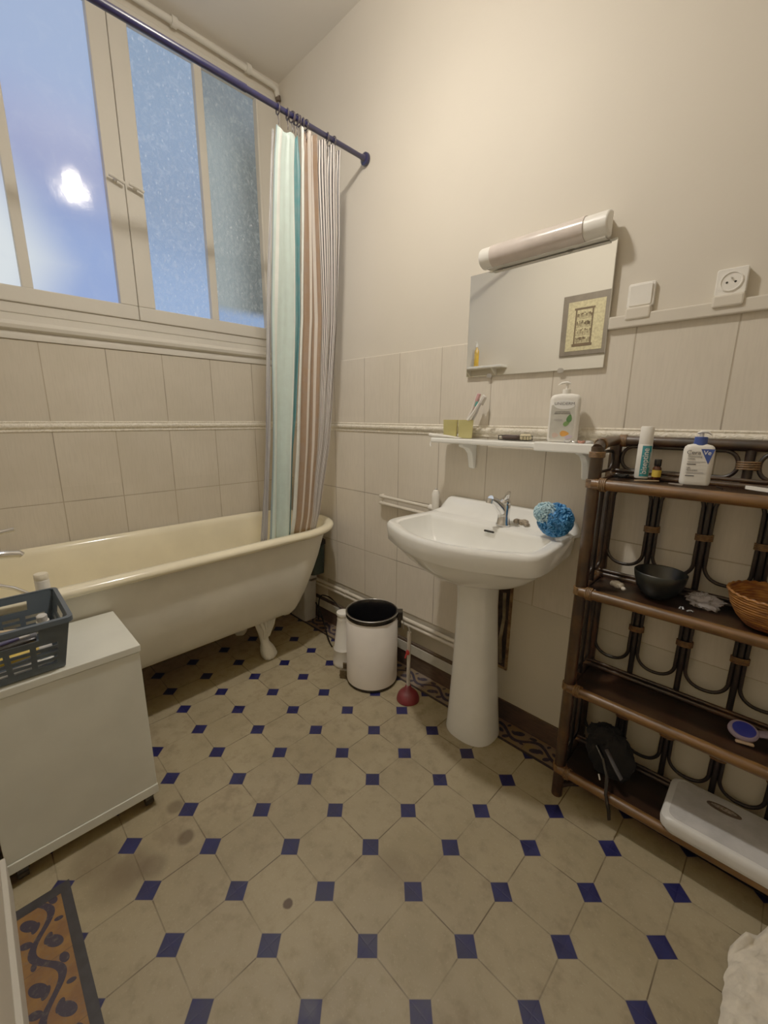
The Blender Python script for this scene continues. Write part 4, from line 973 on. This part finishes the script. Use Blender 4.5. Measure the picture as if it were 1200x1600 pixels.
# bins behind tub
wbx=thing('narrow_bin','narrow pale grey waste bin with a folded bag over its rim behind the tub','waste bin',(.168,-.078,0))
m=MB(); rr=[[Vector((a,b_,z)) for a,b_ in roundrect(.098*s,.050*s,.012)] for z,s in ((0,.86),(.005,.88),(.33,1.0),(.335,1.02))]
m.loft(rr).build('bin_body',M_grey,wbx,smooth=40)
m=MB(); rr=[]
for z,s in ((.29,1.03),(.31,1.05),(.338,1.05),(.345,1.0)):
    rr.append([Vector((a*(1+.02*math.sin(k*1.7)),b_*(1+.03*math.sin(k*2.3)),z-(.02*abs(math.sin(k*.9)) if z<.3 else 0))) for k,(a,b_) in enumerate(roundrect(.098*s,.050*s,.012,8))])
m.loft(rr).build('bag_liner',simple('thin_white_bag',srgb(180,178,176),.5,bump=.6,bs=30),wbx,smooth=60)
gb=thing('green_box','dark teal plastic box with black lid standing on the narrow grey bin','box',(.236,-.075,.345))
m=MB(); rr=[[Vector((a,b_,z)) for a,b_ in roundrect(.130*s,.050*s,.02)] for z,s in ((0,.92),(.20,1.0))]
m.loft(rr).build('box_body',M_teal,gb,smooth=40)
m=MB(); rr=[[Vector((a,b_,z)) for a,b_ in roundrect(.134*s,.053*s,.02)] for z,s in ((.19,1.0),(.215,1.0),(.222,.9))]
m.loft(rr).build('box_lid',M_black,gb,smooth=40)
m=MB(); m.tube([(.24,-.05,.20),(.30,-.035,.17),(.37,-.04,.22),(.46,-.05,.235),(.52,-.06,.2),(.50,-.085,.12),(.53,-.12,.03),(.60,-.17,.008),(.69,-.215,.007)],.0055,8)
# power cable
def spl(P,k=8):
    out=[]
    for i in range(len(P)-1):
        p0,p1,p2,p3=[Vector(P[j]) for j in (max(i-1,0),i,i+1,min(i+2,len(P)-1))]
        for s in range(k):
            t=s/k; out.append(.5*((2*p1)+(-p0+p2)*t+(2*p0-5*p1+4*p2-p3)*t*t+(-p0+3*p1-3*p2+p3)*t**3))
    return out+[Vector(P[-1])]
m=MB(); m.tube(spl([(.30,-.05,.01),(.30,-.045,.12),(.33,-.045,.185),(.42,-.045,.20),(.50,-.045,.17),(.53,-.05,.15)]),.004,8)
tag(m.build('black_cable',M_black,None,smooth=60),'thin black cable arching along the wall behind the brush holder','cable')
m=MB(); m.tube(spl([(.31,-.075,.14),(.36,-.085,.11),(.46,-.12,.05),(.56,-.165,.008),(.62,-.19,.006)]),.0045,8)
tag(m.build('black_cable',M_black,None,smooth=60),'thin black cable slanting down to the floor beside the narrow grey bin','cable')
# ------------------------------------------------------------------ cabinet and basket
cb=thing('rolling_cabinet','plain off white laminate cabinet on casters standing beside the bathtub','cabinet',(.83,-1.422,0))
X0,X1,Y0,Y1=-.155,.165,-.192,.192
MB().box(X0,X1,Y0,Y1,.085,.578).build('cabinet_body',M_cab,cb,bevel=.002)
MB().box(X0-.002,X1+.004,Y0,Y1+.004,.580,.602).build('top_panel',M_cab,cb,bevel=.002)
MB().box(X0,X1+.003,Y0,Y1+.002,.052,.084).build('bottom_panel',M_cab,cb,bevel=.002)
for x in (X0+.03,X1-.03):
    for y in (Y0+.03,Y1-.025):
        MB().cyl((x,y-.012,.022),(x,y+.012,.022),.022,20).box(x-.012,x+.012,y-.015,y+.015,.03,.053).build('caster',M_black,cb,smooth=40)
bk=thing('plastic_basket','slate grey slotted plastic basket standing on the white cabinet','basket',(.866,-1.500,.603))
bx,by=.115,.088; tx,ty=.134,.112; H=.150
holesL=set()
NU,NV=30,16
def slots(nu,nv,handle=True):
    h=set()
    for j in (2,4,6,8) : 
        for a,b_ in ((3,10),(12,18),(20,27)):
            for i in range(a,b_):
                if i<nu: h.add((i,j))
    if handle:
        for j in (11,12,13):
            for i in range(9,21): h.add((i,j))
    return h
m=MB(); hs_=slots(NU,NV)
cs=[(-1,-1),(1,-1),(1,1),(-1,1)]
for k in range(4):
    a,b_=cs[k],cs[(k+1)%4]
    m.panel((a[0]*bx,a[1]*by,0.004),(b_[0]*bx,b_[1]*by,0.004),(b_[0]*tx,b_[1]*ty,H),(a[0]*tx,a[1]*ty,H),NU,NV,hs_)
m.panel((-bx,-by,.004),(bx,-by,.004),(bx,by,.004),(-bx,by,.004),2,2,set())
m.build('basket_walls',M_slate,bk,solid=.003)
m=MB(); oR=roundrect(tx+.010,ty+.010,.02,5); iR=roundrect(tx-.001,ty-.001,.012,5)
m.loft([[Vector((x,y,H-.001)) for x,y in iR],[Vector((x,y,H+.005)) for x,y in iR],[Vector((x,y,H+.004)) for x,y in oR],[Vector((x,y,H-.010)) for x,y in oR],[Vector((x,y,H-.001)) for x,y in iR]],(False,False)).build('basket_rim',M_slate,bk,smooth=40)
def lying(name,a,b_,r_,mat,label,cat,cap=None,flat=1.0):
    a=Vector(a); b_=Vector(b_); d=(b_-a).normalized(); o=thing(name,label,cat,tuple(a))
    L=(b_-a)
    MB().tube([Vector((0,0,0)),L*.08,L*.5,L*.8],[r_*.7,r_,r_,r_*.95],12,flat=flat).build('tube_body',mat,o,smooth=50)
    MB().tube([L*.8,L*.97,L],[r_*.8,r_*.8,r_*.6],12,flat=flat).build('tube_cap',cap or mat,o,smooth=40)
bx0,by0,bz0=.845,-1.503,.603
Y2=simple('bright_yellow_plastic',srgb(214,176,60),.4)
lying('razor',(.955,-1.572,.655),(.948,-1.43,.665),.012,Y2,'yellow handled item lying along the near side of the grey basket','razor',M_grey)
lying('cream_tube',(.958,-1.58,.620),(.952,-1.43,.625),.010,M_white,'white tube lying at the bottom near side of the grey basket','tube')
lying('cream_tube',(.895,-1.555,.645),(.897,-1.455,.645),.009,simple('olive_tube',srgb(150,132,70),.4),'olive yellow tube under the bright yellow handle','tube')
lying('deodorant',(.872,-1.432,.640),(.882,-1.437,.735),.016,M_white,'white roll stick standing in the right corner of the grey basket','bottle',M_grey)
lying('black_comb',(.94,-1.575,.683),(.935,-1.46,.690),.009,M_black,'shiny black case lying on top inside the grey basket','case')
lying('makeup_brush',(.80,-1.575,.690),(.845,-1.44,.680),.006,simple('beige_handle',srgb(196,170,130),.4),'beige handled brush lying across the grey basket','brush')
lying('blue_pencil',(.90,-1.585,.68),(.89,-1.47,.688),.006,simple('navy_plastic',srgb(50,48,90),.4),'navy pencil lying inside the grey basket','pencil',M_grey)
lying('cream_tube',(.76,-1.57,.63),(.78,-1.45,.64),.014,simple('slate_tube',srgb(110,112,120),.4),'grey tube lying at the far side of the grey basket','tube')
wbt=thing('shampoo_bottle','white capped bottle standing on the tub rim behind the grey basket','bottle',(.683,-1.408,.732))
MB().lathe([(.017,0),(.0195,.002),(.0195,.044),(.0175,.046)],n=28).build('bottle_body',M_white,wbt,smooth=40)
MB().lathe([(.019,.046),(.0195,.047),(.019,.064),(.0175,.066)],n=28).build('cap',simple('cream_cap',srgb(222,212,186),.4),wbt,smooth=40)
# ------------------------------------------------------------------ bath mat
def rug():
    m=MB(); nx,ny=70,70; x0,x1,y0,y1=2.432,2.98,-.80,-.235
    vs=[]
    for j in range(ny+1):
        for i in range(nx+1):
            u=i/nx; v=j/ny; ex=min(u,1-u,v,1-v); y1=-.225-.13*max(0,1-u/.16)**1.3
            x=x0+(x1-x0)*u+.006*noise.noise(Vector((v*14,0,3)))*(1 if u<.1 else 0); y=y0+(y1-y0)*v+.012*noise.noise(Vector((u*12,5,0)))*(1 if v>.9 else 0)
            h=.018*min(1,ex*14)**.5
            h+=.026*abs(noise.noise(Vector((x*30,y*30,0))))+.010*noise.fractal(Vector((x*60,y*60,2)),1,2,3)*min(1,ex*10)
            if v>.93 and u<.25: h+=.02*abs(math.sin(u*38))
            vs.append(Vector((x,y,max(.003,h+.004))))
    n0=len(vs)
    fs=[(j*(nx+1)+i,j*(nx+1)+i+1,(j+1)*(nx+1)+i+1,(j+1)*(nx+1)+i) for j in range(ny) for i in range(nx)]
    m.add(vs,fs); m.box(x0+.10,x1-.008,y0+.008,-.24,.001,.006)
    o=m.build('bath_rug',simple('shaggy_white_cotton',srgb(214,204,184),.9,var=.08,vs=30,bump=.8,bs=70),None,smooth=180)
    tag(o,'shaggy off white cotton bath rug on the floor at lower right','bath rug')
rug()
# ------------------------------------------------------------------ wall_front things seen in the mirror
pf=thing('framed_picture','brown framed print on cream paper seen in the mirror','picture',(1.185,YD+.012,1.925))
Mf=Matrix.Rotation(-PI/2,4,'X')
MB().box(-.162,.162,-.011,.0,-.195,.195).build('frame',simple('brown_grey_mount',srgb(104,92,76),.6),pf,bevel=.003)
MB().box(-.122,.118,.0,.002,-.165,.150).build('paper',simple('speckled_parchment',srgb(188,174,128),.8,var=.15,vs=70),pf)
M_umb=simple('umber_ink',srgb(84,64,36),.7)
m=MB(); m.box(-.078,.055,.002,.0035,.095,.108).box(-.078,.055,.002,.0035,-.138,-.120).box(-.070,-.060,.002,.0034,-.125,.1).box(.038,.048,.002,.0034,-.125,.1)
rnd=random.Random(4)
for j in range(4):
    zz=.085-j*.052
    m.box(-.06,.04,.002,.003,zz-.048,zz-.046)
    for i in range(12):
        xx=-.056+i*.008; a=rnd.uniform(0,.5)
        m.box(xx,xx+rnd.uniform(.002,.005),.002,.003,zz-.044+a*.01,zz-.006-rnd.uniform(0,.018))
        if rnd.random()<.6: m.box(xx-.002,xx+.006,.002,.003,zz-.02+rnd.uniform(-.015,.01),zz-.017+rnd.uniform(-.004,.012))
m.build('ink_drawing',M_umb,pf)
ws=thing('toiletry_shelf','white shelf on the opposite wall reflected low in the mirror','shelf',(.40,YD,1.688))
MB().box(-.23,.22,0,.10,0,.018).build('shelf_board',M_white,ws,bevel=.004)
for x in (-.12,.12): MB().prism([(0,0),(.08,0),(0,-.05)],x-.006,x+.006,Matrix(((0,0,1,0),(1,0,0,0),(0,1,0,0),(0,0,0,1)))).build('bracket',M_white,ws)
yb2=thing('yellow_bottle','slim yellow bottle on the opposite shelf reflected in the mirror','bottle',(.365,YD+.05,1.7065))
MB().lathe([(.018,0),(.02,.004),(.02,.12),(.009,.14),(.009,.15)],n=24).build('bottle_body',simple('golden_liquid',srgb(206,160,40),.2,coat=.4),yb2,smooth=40)
MB().lathe([(.011,.15),(.011,.175),(.006,.18)],n=20).tube([(0,0,.18),(0,.0,.192),(-.02,0,.192)],.003,8).build('pump_head',M_white,yb2,smooth=40)
# ------------------------------------------------------------------ render look
SC.view_settings.view_transform='Standard'; SC.view_settings.look='None'
SC.view_settings.exposure=0.0; SC.view_settings.gamma=1.46
SC.cycles.max_bounces=8; SC.cycles.diffuse_bounces=5; SC.cycles.glossy_bounces=4
SC.cycles.sample_clamp_indirect=4
